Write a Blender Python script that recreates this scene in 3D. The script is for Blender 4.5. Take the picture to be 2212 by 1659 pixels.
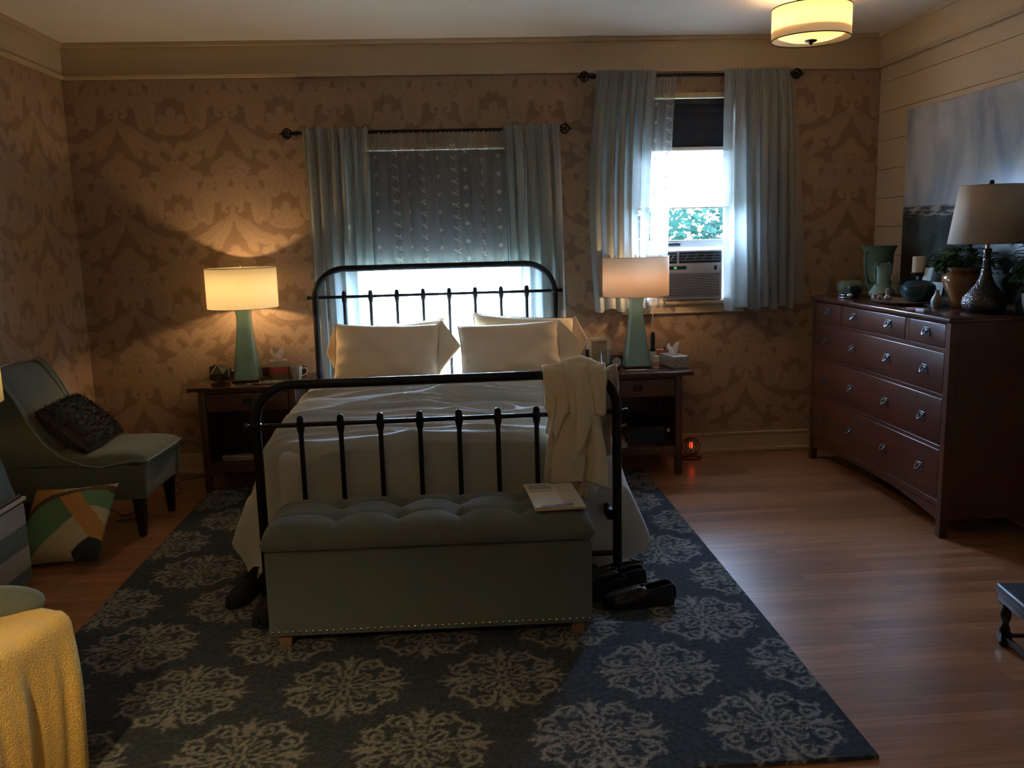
import bpy, bmesh, math, random
import numpy as np
from mathutils import Vector, Matrix, noise
R_=math.radians; PI=math.pi
for o in list(bpy.data.objects): bpy.data.objects.remove(o)
SC=bpy.context.scene; COL=SC.collection
# ------------------------------------------------------------------ camera
cam_d=bpy.data.cameras.new('camera'); cam=bpy.data.objects.new('camera',cam_d); COL.objects.link(cam)
cam_d.sensor_width=36; cam_d.sensor_fit='HORIZONTAL'; cam_d.lens=1900/2212*36; cam_d.clip_start=.05
def cam_frame(F=1900.,CX=1106.,CY=829.5,VX=977.,VY=512.,s=-.026):
    dy=np.array([VX-CX,VY-CY,F]); X=-(dy@dy)/(dy[0]+s*dy[1]); dx=np.array([dy[0]+X,dy[1]+s*X,F])
    if X<0: dx=-dx
    dx/=np.linalg.norm(dx); dy=dy/np.linalg.norm(dy); dz=np.cross(dy,dx)
    if dz[1]>0: dz=-dz
    return np.array([dx,dy,dz])
CR=cam_frame()
m=Matrix.Identity(4)
for i in range(3):
    m[i][0]=CR[i,0]; m[i][1]=-CR[i,1]; m[i][2]=-CR[i,2]
m[0][3],m[1][3],m[2][3]=0,-6.1,1.58
cam.matrix_world=m; SC.camera=cam
# ------------------------------------------------------------------ exposure, world, daylight
vs=SC.view_settings; vs.view_transform='Standard'; vs.look='None'; vs.gamma=1; vs.exposure=0.0; vs.use_curve_mapping=False
SKY=195.0
w=bpy.data.worlds.new('sky'); SC.world=w; w.use_nodes=True
bg=w.node_tree.nodes['Background']; bg.inputs[0].default_value=(.46,.64,1,1); bg.inputs[1].default_value=SKY
def portal(name,x0,x1,z0,z1):
    l=bpy.data.lights.new(name,'AREA'); l.shape='RECTANGLE'; l.size=x1-x0; l.size_y=z1-z0; l.cycles.is_portal=True
    o=bpy.data.objects.new(name,l); COL.objects.link(o); o.location=((x0+x1)/2,.2,(z0+z1)/2); o.rotation_euler=(-PI/2,0,0)
portal('daylight_portal',-.72,.54,.55,2.18); portal('daylight_portal',1.22,1.98,1.1,2.48)
def bulb_light(loc,power,col,r,parent=None,name='bulb_light'):
    l=bpy.data.lights.new(name,'POINT'); l.energy=power; l.color=col; l.shadow_soft_size=r
    o=bpy.data.objects.new(name,l); COL.objects.link(o); o.location=loc; o.parent=parent; return o
# powers of the lamps (W)
P_LEFT,P_RIGHT,P_TRUNK,P_CEIL,P_FLOOR=15.0,8.0,3.0,9.0,50.0
# ------------------------------------------------------------------ materials
MATS={}
def M(name,col,rough=.6,metal=0,nz=None,bump=None,alpha=1,trans=0,sss=0,spec=.5,coat=0,emit=None,weave=None,ior=1.45,sheen=0):
    """nz=(scale,amount) tints the colour with noise, bump=(scale,strength), weave=(scale,strength)"""
    if name in MATS: return MATS[name]
    m=bpy.data.materials.new(name); m.use_nodes=True; nt=m.node_tree; b=nt.nodes['Principled BSDF']
    b.inputs['Base Color'].default_value=(*col,1); b.inputs['Roughness'].default_value=rough; b.inputs['Metallic'].default_value=metal
    b.inputs['Specular IOR Level'].default_value=spec; b.inputs['IOR'].default_value=ior
    b.inputs['Transmission Weight'].default_value=trans; b.inputs['Coat Weight'].default_value=coat; b.inputs['Sheen Weight'].default_value=sheen
    if emit: b.inputs['Emission Color'].default_value=(*emit[0],1); b.inputs['Emission Strength'].default_value=emit[1]
    N=nt.nodes.new; L=nt.links.new; tc=N('ShaderNodeTexCoord')
    if nz:
        t=N('ShaderNodeTexNoise'); t.inputs['Scale'].default_value=nz[0]; t.inputs['Detail'].default_value=4; L(tc.outputs['Object'],t.inputs['Vector'])
        mx=N('ShaderNodeMix'); mx.data_type='RGBA'; L(t.outputs['Fac'],mx.inputs[0])
        a=nz[1]; mx.inputs[6].default_value=(*[max(0,c*(1-a)) for c in col],1); mx.inputs[7].default_value=(*[min(1,c*(1+a)) for c in col],1)
        L(mx.outputs[2],b.inputs['Base Color'])
    hs=[]
    if bump:
        t=N('ShaderNodeTexNoise'); t.inputs['Scale'].default_value=bump[0]; t.inputs['Detail'].default_value=3; L(tc.outputs['Object'],t.inputs['Vector']); hs.append((t.outputs['Fac'],bump[1]))
    if weave:
        t=N('ShaderNodeTexVoronoi'); t.inputs['Scale'].default_value=weave[0]; L(tc.outputs['Object'],t.inputs['Vector']); hs.append((t.outputs['Distance'],weave[1]))
    prev=None
    for h,s in hs:
        bn=N('ShaderNodeBump'); bn.inputs['Strength'].default_value=s; bn.inputs['Distance'].default_value=.004; L(h,bn.inputs['Height'])
        if prev: L(prev.outputs[0],bn.inputs['Normal'])
        prev=bn
    if prev: L(prev.outputs[0],b.inputs['Normal'])
    MATS[name]=m; return m
def CLOTH(name,col,trl=.4,tra=0,threads=(900,.12),emitcol=None):
    """thin cloth: diffuse + translucent (+ see-through weave)"""
    if name in MATS: return MATS[name]
    m=bpy.data.materials.new(name); m.use_nodes=True; nt=m.node_tree; nt.nodes.clear(); N=nt.nodes.new; L=nt.links.new
    out=N('ShaderNodeOutputMaterial'); d=N('ShaderNodeBsdfDiffuse'); t=N('ShaderNodeBsdfTranslucent'); mx=N('ShaderNodeMixShader'); mx.inputs[0].default_value=trl
    tc=N('ShaderNodeTexCoord'); mp=N('ShaderNodeMapping'); mp.inputs['Scale'].default_value=(1,1,.06)
    L(tc.outputs['Object'],mp.inputs[0]); n=N('ShaderNodeTexNoise'); n.inputs['Scale'].default_value=threads[0]; n.inputs['Detail'].default_value=2; L(mp.outputs[0],n.inputs['Vector'])
    n2=N('ShaderNodeTexNoise'); n2.inputs['Scale'].default_value=threads[0]; mp2=N('ShaderNodeMapping'); mp2.inputs['Scale'].default_value=(.06,.06,1); L(tc.outputs['Object'],mp2.inputs[0]); L(mp2.outputs[0],n2.inputs['Vector'])
    ad=N('ShaderNodeMath'); ad.operation='ADD'; L(n.outputs['Fac'],ad.inputs[0]); L(n2.outputs['Fac'],ad.inputs[1])
    a=threads[1]; mr=N('ShaderNodeMapRange'); mr.inputs[1].default_value=.6; mr.inputs[2].default_value=1.4; L(ad.outputs[0],mr.inputs[0])
    c=N('ShaderNodeMix'); c.data_type='RGBA'; L(mr.outputs[0],c.inputs[0]); c.inputs[6].default_value=(*[x*(1-a) for x in col],1); c.inputs[7].default_value=(*[min(1,x*(1+a)) for x in col],1)
    L(c.outputs[2],d.inputs[0]); L(c.outputs[2],t.inputs[0]); L(d.outputs[0],mx.inputs[1]); L(t.outputs[0],mx.inputs[2]); last=mx
    if tra>0:
        tr=N('ShaderNodeBsdfTransparent'); m2=N('ShaderNodeMixShader'); m2.inputs[0].default_value=tra; L(mx.outputs[0],m2.inputs[1]); L(tr.outputs[0],m2.inputs[2]); last=m2
    L(last.outputs[0],out.inputs[0]); MATS[name]=m; return m
def GLASS(name,col=(1,1,1),a=.9,rough=.02):
    """thin window/drinking glass that lets light straight through"""
    if name in MATS: return MATS[name]
    m=bpy.data.materials.new(name); m.use_nodes=True; nt=m.node_tree; nt.nodes.clear(); N=nt.nodes.new; L=nt.links.new
    out=N('ShaderNodeOutputMaterial'); t=N('ShaderNodeBsdfTransparent'); t.inputs[0].default_value=(*col,1); g=N('ShaderNodeBsdfGlossy'); g.inputs['Roughness'].default_value=rough
    f=N('ShaderNodeFresnel'); f.inputs[0].default_value=1.45; mt=N('ShaderNodeMath'); mt.operation='MULTIPLY_ADD'; mt.inputs[1].default_value=a; mt.inputs[2].default_value=.02; L(f.outputs[0],mt.inputs[0])
    mx=N('ShaderNodeMixShader'); L(mt.outputs[0],mx.inputs[0]); L(t.outputs[0],mx.inputs[1]); L(g.outputs[0],mx.inputs[2]); L(mx.outputs[0],out.inputs[0]); MATS[name]=m; return m
def PATTERN(name,c0,c1,rough,nz=(40,.1),bump=(300,.3),spec=.3,third=None):
    """colour picked by the woven/printed pattern stored in the mesh attribute 'pat'"""
    m=bpy.data.materials.new(name); m.use_nodes=True; nt=m.node_tree; b=nt.nodes['Principled BSDF']; N=nt.nodes.new; L=nt.links.new
    at=N('ShaderNodeAttribute'); at.attribute_name='pat'; mx=N('ShaderNodeMix'); mx.data_type='RGBA'; L(at.outputs['Fac'],mx.inputs[0]); mx.inputs[6].default_value=(*c0,1); mx.inputs[7].default_value=(*c1,1)
    tc=N('ShaderNodeTexCoord'); t=N('ShaderNodeTexNoise'); t.inputs['Scale'].default_value=nz[0]; t.inputs['Detail'].default_value=6; L(tc.outputs['Object'],t.inputs['Vector'])
    mr=N('ShaderNodeMapRange'); L(t.outputs['Fac'],mr.inputs[0]); mr.inputs[1].default_value=.3; mr.inputs[2].default_value=.7; mr.inputs[3].default_value=1-nz[1]; mr.inputs[4].default_value=1+nz[1]
    mm=N('ShaderNodeMix'); mm.data_type='RGBA'; mm.blend_type='MULTIPLY'; mm.inputs[0].default_value=1; L(mx.outputs[2],mm.inputs[6])
    cb=N('ShaderNodeCombineColor'); [L(mr.outputs[0],cb.inputs[i]) for i in range(3)]; L(cb.outputs[0],mm.inputs[7]); L(mm.outputs[2],b.inputs['Base Color'])
    b.inputs['Roughness'].default_value=rough; b.inputs['Specular IOR Level'].default_value=spec
    t2=N('ShaderNodeTexNoise'); t2.inputs['Scale'].default_value=bump[0]; L(tc.outputs['Object'],t2.inputs['Vector']); bn=N('ShaderNodeBump'); bn.inputs['Strength'].default_value=bump[1]; bn.inputs['Distance'].default_value=.004; L(t2.outputs['Fac'],bn.inputs['Height']); L(bn.outputs[0],b.inputs['Normal'])
    return m
def WOOD(name,c0,c1,rough=.4,scale=(2,2,30),coat=0):
    if name in MATS: return MATS[name]
    m=bpy.data.materials.new(name); m.use_nodes=True; nt=m.node_tree; b=nt.nodes['Principled BSDF']; N=nt.nodes.new; L=nt.links.new
    tc=N('ShaderNodeTexCoord'); mp=N('ShaderNodeMapping'); mp.inputs['Scale'].default_value=scale; L(tc.outputs['Object'],mp.inputs[0])
    t=N('ShaderNodeTexNoise'); t.inputs['Scale'].default_value=2; t.inputs['Detail'].default_value=6; t.inputs['Distortion'].default_value=.6; L(mp.outputs[0],t.inputs['Vector'])
    mx=N('ShaderNodeMix'); mx.data_type='RGBA'; L(t.outputs['Fac'],mx.inputs[0]); mx.inputs[6].default_value=(*c0,1); mx.inputs[7].default_value=(*c1,1); L(mx.outputs[2],b.inputs['Base Color'])
    b.inputs['Roughness'].default_value=rough; b.inputs['Coat Weight'].default_value=coat; b.inputs['Coat Roughness'].default_value=.15
    MATS[name]=m; return m
# ------------------------------------------------------------------ mesh building
class MB:
    def __init__(s): s.v=[]; s.f=[]; s.mi=[]; s.m=0
    def add(s,vs,fs,M4=None):
        o=len(s.v)
        for p in vs: s.v.append(tuple(M4@Vector(p)) if M4 is not None else tuple(p))
        for f in fs: s.f.append([i+o for i in f]); s.mi.append(s.m)
        return s
    def box(s,x0,x1,y0,y1,z0,z1,M4=None,bev=0):
        if bev>0:
            bm=bmesh.new(); bmesh.ops.create_cube(bm,size=1)
            for v in bm.verts: v.co=Vector(((x0+x1)/2+v.co.x*(x1-x0),(y0+y1)/2+v.co.y*(y1-y0),(z0+z1)/2+v.co.z*(z1-z0)))
            bmesh.ops.bevel(bm,geom=bm.edges[:],offset=min(bev,.49*min(abs(x1-x0),abs(y1-y0),abs(z1-z0))),segments=3,profile=.5,affect='EDGES')
            bm.verts.index_update(); s.add([v.co[:] for v in bm.verts],[[v.index for v in f.verts] for f in bm.faces],M4); bm.free(); return s
        return s.add([(x,y,z) for x in (x0,x1) for y in (y0,y1) for z in (z0,z1)],[(0,1,3,2),(4,6,7,5),(0,4,5,1),(2,3,7,6),(0,2,6,4),(1,5,7,3)],M4)
    def tube(s,pts,r,n=12,caps=True,closed=False,M4=None):
        pts=[Vector(p) for p in pts]; k=len(pts); rs=r if hasattr(r,'__len__') else [r]*k
        vs=[];fs=[]; up=None
        for i,p in enumerate(pts):
            if closed: t=(pts[(i+1)%k]-pts[i-1])
            else: t=pts[min(i+1,k-1)]-pts[max(i-1,0)]
            if t.length<1e-9: t=Vector((0,0,1))
            t.normalize()
            if up is None:
                up=Vector((0,0,1)) if abs(t.z)<.9 else Vector((1,0,0))
            a=t.cross(up)
            if a.length<1e-6: a=t.orthogonal()
            a.normalize(); b=a.cross(t).normalized(); up=b
            for j in range(n):
                th=2*PI*j/n; vs.append(p+(a*math.cos(th)+b*math.sin(th))*rs[i])
        for i in range(k if closed else k-1):
            for j in range(n):
                i2=(i+1)%k; fs.append((i*n+j,i2*n+j,i2*n+(j+1)%n,i*n+(j+1)%n))
        if caps and not closed: fs.append(list(range(n))); fs.append([(k-1)*n+j for j in range(n)][::-1])
        return s.add(vs,fs,M4)
    def lathe(s,prof,n=32,M4=None,sx=1,sy=1,closed=False):
        vs=[];fs=[];k=len(prof)
        for r,z in prof:
            for j in range(n):
                th=2*PI*j/n; vs.append((r*math.cos(th)*sx,r*math.sin(th)*sy,z))
        for i in range(k-1):
            for j in range(n): fs.append((i*n+j,i*n+(j+1)%n,(i+1)*n+(j+1)%n,(i+1)*n+j))
        if closed:
            for j in range(n): fs.append(((k-1)*n+j,(k-1)*n+(j+1)%n,(j+1)%n,j))
        else:
            if prof[0][0]>1e-5: fs.append(list(range(n))[::-1])
            if prof[-1][0]>1e-5: fs.append([(k-1)*n+j for j in range(n)])
        return s.add(vs,fs,M4)
    def shell(s,prof,n=32,M4=None):  # open lathe, no caps
        vs=[];fs=[];k=len(prof)
        for r,z in prof:
            for j in range(n): th=2*PI*j/n; vs.append((r*math.cos(th),r*math.sin(th),z))
        for i in range(k-1):
            for j in range(n): fs.append((i*n+j,i*n+(j+1)%n,(i+1)*n+(j+1)%n,(i+1)*n+j))
        return s.add(vs,fs,M4)
    def cyl(s,c,r,h,n=24,M4=None):
        return s.lathe([(0,c[2]),(r,c[2]),(r,c[2]+h),(0,c[2]+h)],n,(M4 or Matrix.Identity(4))@Matrix.Translation((c[0],c[1],0)))
    def ball(s,c,r,n=12,sc=(1,1,1),M4=None):
        prof=[(math.sin(PI*i/n),-math.cos(PI*i/n)) for i in range(n+1)]; prof=[(max(0,a)*r,b*r) for a,b in prof]
        T=Matrix.Translation(c)@Matrix.Diagonal((*sc,1)); return s.lathe(prof,2*n,(M4@T) if M4 is not None else T)
    def grid(s,fn,nu,nv,M4=None,wrap=False):
        vs=[fn(i/(nu),j/(nv)) for j in range(nv+1) for i in range(nu+(0 if wrap else 1))]; w=nu+(0 if wrap else 1)
        fs=[]
        for j in range(nv):
            for i in range(nu): i2=(i+1)%w; fs.append((j*w+i,j*w+i2,(j+1)*w+i2,(j+1)*w+i))
        return s.add(vs,fs,M4)
    def prism(s,poly,y0,y1,M4=None,ax='y'):
        k=len(poly); f=(lambda a,b,t:(a,t,b)) if ax=='y' else ((lambda a,b,t:(a,b,t)) if ax=='z' else (lambda a,b,t:(t,a,b)))
        vs=[f(a,b,y0) for a,b in poly]+[f(a,b,y1) for a,b in poly]
        fs=[list(range(k)),list(range(2*k-1,k-1,-1))]+[(i,k+i,k+(i+1)%k,(i+1)%k) for i in range(k)]
        return s.add(vs,fs,M4)
    def build(s,name,mats,parent=None,smooth=True,loc=None,rot=None,fixn=True,angle=40):
        me=bpy.data.meshes.new(name); me.from_pydata(s.v,[],s.f)
        if not isinstance(mats,(list,tuple)): mats=[mats]
        for m in mats: me.materials.append(m)
        me.polygons.foreach_set('material_index',s.mi)
        if fixn:
            bm=bmesh.new(); bm.from_mesh(me); bmesh.ops.recalc_face_normals(bm,faces=bm.faces); bm.to_mesh(me); bm.free()
        if smooth:
            me.polygons.foreach_set('use_smooth',[True]*len(me.polygons))
            try: me.set_sharp_from_angle(angle=R_(angle))
            except Exception: pass
        me.update(); o=bpy.data.objects.new(name,me); COL.objects.link(o)
        if parent is not None: o.parent=parent
        if loc: o.location=loc
        if rot: o.rotation_euler=rot
        return o
def solid(o,t,off=0): md=o.modifiers.new('thickness','SOLIDIFY'); md.thickness=t; md.offset=off; return o
def subd(o,l=1): md=o.modifiers.new('smooth','SUBSURF'); md.levels=l; md.render_levels=l; return o
def bevel(o,w,seg=2): md=o.modifiers.new('bevel','BEVEL'); md.width=w; md.segments=seg; md.limit_method='ANGLE'; return o
def tag(o,label=None,cat=None,group=None,kind=None):
    if label: o['label']=label
    if cat: o['category']=cat
    if group: o['group']=group
    if kind: o['kind']=kind
    return o
def T(name,label,cat,loc=(0,0,0),rz=0,group=None):
    o=bpy.data.objects.new(name,None); COL.objects.link(o); o.empty_display_size=.05; o.location=loc; o.rotation_euler=(0,0,rz); return tag(o,label,cat,group)
def copy_tree(o,parent=None):
    c=o.copy(); COL.objects.link(c)
    if parent is not None: c.parent=parent
    for ch in list(o.children): copy_tree(ch,c)
    return c
def struct(mb,name,mat,smooth=False,**k): return tag(mb.build(name,mat,smooth=smooth,**k),kind='structure')
def arc(cx,cy,r,a0,a1,n): return [(cx+r*math.cos(R_(a0+(a1-a0)*i/n)),cy+r*math.sin(R_(a0+(a1-a0)*i/n))) for i in range(n+1)]
def lerp(a,b,t): return a+(b-a)*t
def interp(t,ks):
    for (t0,v0),(t1,v1) in zip(ks,ks[1:]):
        if t<=t1: return v0+(v1-v0)*max(0,(t-t0))/(t1-t0)
    return ks[-1][1]
def smooth(t): t=max(0,min(1,t)); return t*t*(3-2*t)
# ------------------------------------------------------------------ pattern drawing (numpy): strokes on a repeating tile
class Tile:
    def __init__(s,W,H,nx,ny,ss=3):
        s.W,s.H,s.nx,s.ny,s.ss=W,H,nx,ny,ss
        x=(np.arange(nx*ss)+.5)/(nx*ss)*W; y=(np.arange(ny*ss)+.5)/(ny*ss)*H; s.X,s.Y=np.meshgrid(x,y); s.A=np.zeros_like(s.X)
    def stroke(s,pts,w0,w1=None,val=1.,mirror=True):
        w1=w0 if w1 is None else w1; n=len(pts)-1
        for mir in ((1,-1) if mirror else (1,)):
            for ox in (-s.W,0,s.W):
                for oy in (-s.H,0,s.H):
                    P=[(mir*p[0]+ox,p[1]+oy) for p in pts]; xs=[p[0] for p in P]; ys=[p[1] for p in P]; wm=max(w0,w1)
                    if max(xs)<-wm or min(xs)>s.W+wm or max(ys)<-wm or min(ys)>s.H+wm: continue
                    for i in range(max(n,1)):
                        a=P[i]; b=P[min(i+1,n)]; dx,dy=b[0]-a[0],b[1]-a[1]; L2=dx*dx+dy*dy+1e-12
                        wi=w0+(w1-w0)*(i/max(n,1)); wj=w0+(w1-w0)*((i+1)/max(n,1)); wm2=max(wi,wj)
                        j0=int(max(0,(min(a[0],b[0])-wm2)/s.W*s.nx*s.ss-1)); j1=int(min(s.nx*s.ss,(max(a[0],b[0])+wm2)/s.W*s.nx*s.ss+2)); i0=int(max(0,(min(a[1],b[1])-wm2)/s.H*s.ny*s.ss-1)); i1=int(min(s.ny*s.ss,(max(a[1],b[1])+wm2)/s.H*s.ny*s.ss+2))
                        if j1<=j0 or i1<=i0: continue
                        X=s.X[i0:i1,j0:j1]; Y=s.Y[i0:i1,j0:j1]; t=np.clip(((X-a[0])*dx+(Y-a[1])*dy)/L2,0,1)
                        d=np.hypot(X-a[0]-t*dx,Y-a[1]-t*dy); s.A[i0:i1,j0:j1][d<wi+(wj-wi)*t]=val
    def out(s): return s.A.reshape(s.ny,s.ss,s.nx,s.ss).mean(axis=(1,3))
def pat_plane(name,fn,val,nu,nv,mat,holes=None,thick=0):
    """flat grid; val[j,i] per vertex goes to attribute 'pat'; holes(i,j)->bool mask of cells left out"""
    i,j=np.meshgrid(np.arange(nu+1),np.arange(nv+1)); co=fn(i.ravel(),j.ravel()).astype(np.float32)
    I,J=np.meshgrid(np.arange(nu),np.arange(nv)); k=np.ones(I.shape,bool) if holes is None else ~holes(I,J); I=I[k];J=J[k]
    w=nu+1; q=np.stack([J*w+I,J*w+I+1,(J+1)*w+I+1,(J+1)*w+I],1).astype(np.int32)
    me=bpy.data.meshes.new(name); me.vertices.add(len(co)); me.vertices.foreach_set('co',co.ravel()); me.loops.add(q.size); me.loops.foreach_set('vertex_index',q.ravel())
    me.polygons.add(len(q)); me.polygons.foreach_set('loop_start',np.arange(0,q.size,4,dtype=np.int32)); me.update(calc_edges=True)
    a=me.attributes.new('pat','FLOAT','POINT'); a.data.foreach_set('value',val.ravel().astype(np.float32)); me.materials.append(mat); me.validate()
    o=bpy.data.objects.new(name,me); COL.objects.link(o); return o
def curl(cx,cy,r0,r1,a0,a1,n=14): return [(cx+lerp(r0,r1,i/n)*math.cos(R_(lerp(a0,a1,i/n))),cy+lerp(r0,r1,i/n)*math.sin(R_(lerp(a0,a1,i/n)))) for i in range(n+1)]
# ================================================================== THE ROOM
XL,XR,ZC,YF=-2.48,2.965,2.862,-7.2
cream=M('cream_paint',(.50,.39,.25),.55,nz=(3,.06)); ceil_m=M('ceiling_paint',(.74,.69,.60),.9,nz=(2,.04)); white_p=M('white_paint',(.78,.78,.75),.4)
dark_gap=M('dark_gap',(.03,.02,.015),.9)
# --- damask wallpaper tile
DW,DH=.704,.618
DNX,DNY=144,126; dam=Tile(DW,DH,DNX,DNY)
F=.235
def leafd(x,y,ang,Ln,Wd,n=6,bend=0,vein=True,tip=.25,open_=58):
    """feathered acanthus leaf: solid serrated body with a dark mid-vein and side veins"""
    pts=[];a=ang;px,py=x,y;dirs=[]
    for i in range(n+1):
        pts.append((px,py)); dirs.append(a); px+=Ln/n*math.cos(R_(a)); py+=Ln/n*math.sin(R_(a)); a+=bend/n
    vs=[]
    for i,(qx,qy) in enumerate(pts):
        t=i/n; wl=Wd*(tip+(1-tip)*math.sin(PI*min(1,.12+t*.80))); a=dirs[i]
        dam.stroke([(qx,qy)],wl*.62)
        for sd in (1,-1):
            th=R_(a+sd*(open_-26*t)); ex,ey=qx+wl*math.cos(th),qy+wl*math.sin(th)
            dam.stroke([(qx,qy),(ex,ey)],Ln/n*.62,Ln/n*.26)
            vs.append(((qx,qy),(qx+wl*.72*math.cos(th),qy+wl*.72*math.sin(th))))
    if vein:
        dam.stroke(pts[:-1],.0024,.0015,val=.35)
        for k,(p,q) in enumerate(vs):
            if (k//2)%2==1: dam.stroke([p,q],.0017,.0012,val=.5)
# ---- main flower, column 0, centre (0,F)
leafd(0,F-.02,-90,.085,.042,5)
leafd(.015,F-.02,-66,.105,.045,5,bend=-14); leafd(.03,F-.01,-38,.115,.046,5,bend=-10)
leafd(.03,F+.015,-4,.105,.046,6,bend=30); leafd(.02,F+.04,28,.115,.05,5,bend=35)
leafd(.012,F+.06,58,.11,.045,5,bend=-25); leafd(.0,F+.09,90,.115,.055,6); leafd(.03,F+.10,72,.07,.035,4)
dam.stroke(curl(.105,F+.002,.026,.006,-60,260,16),.0034,.0024,val=.15); dam.stroke(curl(.082,F+.098,.020,.005,-60,240,14),.003,.002,val=.2)
dam.stroke([(.018,F+.118)],.010,val=.2); dam.stroke([(0,F+.065),(.03,F+.088),(.05,F+.085)],.0028,.002,val=.2)
# knot, volutes
dam.stroke([(0,F-.09),(0,F-.20)],.013,.020); dam.stroke(curl(.040,F-.150,.026,.022,110,-10,6)+[(.040,F-.168)],.015,.012); dam.stroke([(0,F-.115),(.014,F-.135),(.03,F-.138)],.0026,.0018,val=.3)
# arching feather leaves flanking the dark triangle, meeting the next flower
leafd(.020,F-.205,-66,.17,.046,8,bend=10,tip=.4); leafd(.06,F-.24,-48,.19,.055,9,bend=14,tip=.4); leafd(.13,F-.31,-30,.14,.050,7,bend=10); leafd(.09,F-.33,-72,.10,.040,5,bend=20)
for k in range(4): dam.stroke([(.03+.010*k,F-.205-.004*k),(.075+.018*k,F-.262+.010*k),(.14+.018*k,F-.315+.016*k),(.21+.02*k,F-.37+.022*k)],.0021,.0017,val=.3)
# upright leaves between the columns
leafd(.165,F-.225,80,.20,.078,9,bend=26,tip=.35); leafd(.215,F-.215,92,.16,.060,7,bend=-8,tip=.4)
leafd(.235,F-.06,62,.11,.055,6,bend=40,tip=.4); leafd(.165,F-.035,112,.085,.045,5,bend=-30)
dam.stroke(curl(.225,F+.075,.036,.012,-130,150,14),.014,.008); leafd(.27,F+.05,70,.09,.042,5,bend=10,tip=.4)
for k in range(3): dam.stroke([(.175+.012*k,F-.20),(.18+.014*k,F-.14),(.195+.016*k,F-.08)],.0021,.0016,val=.3)
# second column bouquet and arching stems
U=DW/2; B=F-.27
leafd(U,B+.06,90,.085,.040,5); leafd(U+.012,B+.015,62,.10,.042,5,bend=-20); leafd(U+.012,B-.005,28,.095,.042,5,bend=-10)
leafd(U-.012,B+.015,118,.10,.042,5,bend=20); leafd(U-.012,B-.005,152,.095,.042,5,bend=10)
for k in range(6):
    for sd in (1,-1): dam.stroke([(U+sd*.006,B-.165+k*.002),(U+sd*(.012+.010*k),B-.11),(U+sd*(.034+.017*k),B-.075),(U+sd*(.055+.021*k),B-.062-.007*k)],.011,.010)
    for sd in (1,-1): dam.stroke([(U+sd*.010,B-.155),(U+sd*(.017+.010*k),B-.11),(U+sd*(.042+.017*k),B-.078),(U+sd*(.062+.021*k),B-.07-.007*k)],.0022,.0018,val=.15)
Rz=B-.245
for k in range(8):
    th=R_(22.5+45*k); dam.stroke([(U+.012*math.cos(th),Rz+.012*math.sin(th)),(U+.052*math.cos(th),Rz+.052*math.sin(th))],.010,.021)
for sd in (1,-1):
    dam.stroke(curl(U+sd*.105,Rz+.075,.036,.012,90,90-sd*320,16),.013,.008)
    leafd(U+sd*.055,Rz-.01,-90+sd*60,.10,.045,6,bend=sd*36,tip=.4); leafd(U+sd*.03,Rz-.05,-90+sd*26,.12,.046,6,bend=-sd*16); leafd(U+sd*.06,Rz+.03,90-sd*48,.11,.046,5,bend=-sd*26)
leafd(U,Rz-.05,-90,.09,.04,5)
for k in range(8):
    th=R_(22.5+45*k); dam.stroke([(U+.012*math.cos(th),Rz+.012*math.sin(th)),(U+.052*math.cos(th),Rz+.052*math.sin(th))],.009,.019)
    th=R_(45*k); dam.stroke([(U+.02*math.cos(th),Rz+.02*math.sin(th)),(U+.058*math.cos(th),Rz+.058*math.sin(th))],.0022,.0034,val=.15)
dam.stroke([(U,Rz)],.013,val=.2); dam.stroke([(U,Rz)],.007)
DAM=dam.out()
damask_m=PATTERN('damask_wallpaper',(.225,.140,.084),(.335,.222,.140),.62,nz=(7,.07),bump=(500,.12),spec=.25)
dx,dz=DW/DNX,DH/DNY
# back wall
nu=int((XR-XL)/dx)+1; nv=int(ZC/dz)+1
A0=-1.455; V0=2.41          # apex column of a dark triangle
def dam_sample(nu,nv,u0,st=1):
    i,j=np.meshgrid(np.arange(nu+1)*st,np.arange(nv+1)*st)
    ui=np.round((u0+i*dx-A0)/dx).astype(int)%DNX
    return DAM[(np.round((j*dz-V0+ (F-.185+.02))/dz).astype(int))%DNY,ui]
W1=(-.70,.52,.58,2.165); W2=(1.25,1.96,1.105,2.472)
def holes(I,J):
    x=XL+(I+.5)*dx; z=(J+.5)*dz; h=np.zeros(I.shape,bool)
    for a,b,c,d in (W1,W2): h|=(x>a)&(x<b)&(z>c)&(z<d)
    return h
wb=pat_plane('wall_back',lambda i,j:np.stack([np.minimum(XL+i*dx,XR),0*i,np.minimum(j*dz,ZC)],1),dam_sample(nu,nv,XL),nu,nv,damask_m,holes); tag(wb,kind='structure')
nl=int(-YF/dx/2)+1; nv2=nv//2+1
wl=pat_plane('wall_left',lambda i,j:np.stack([0*i+XL,np.maximum(-i*dx*2,YF),np.minimum(j*dz*2,ZC)],1),dam_sample(nl,nv2,.2,2),nl,nv2,damask_m); tag(wl,kind='structure')
# right wall: wide horizontal boards with open joints
mb=MB(); mb.m=1; mb.box(XR+.012,XR+.03,YF,.03,0,ZC); mb.m=0
z=1.382-.192*7
while z<ZC:
    mb.box(XR,XR+.02,YF,.0,max(0,z+.0035),min(ZC,z+.192)); z+=.192
mb.box(XR-.002,XR+.03,.0005,.03,0,ZC); struct(mb,'wall_right',[cream,dark_gap])
mb=MB().box(XL,XR,YF-.05,YF,0,ZC); struct(mb,'wall_front',cream)
mb=MB().box(XL-.05,XR+.05,YF-.05,.05,ZC,ZC+.05); struct(mb,'ceiling',ceil_m)
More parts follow.
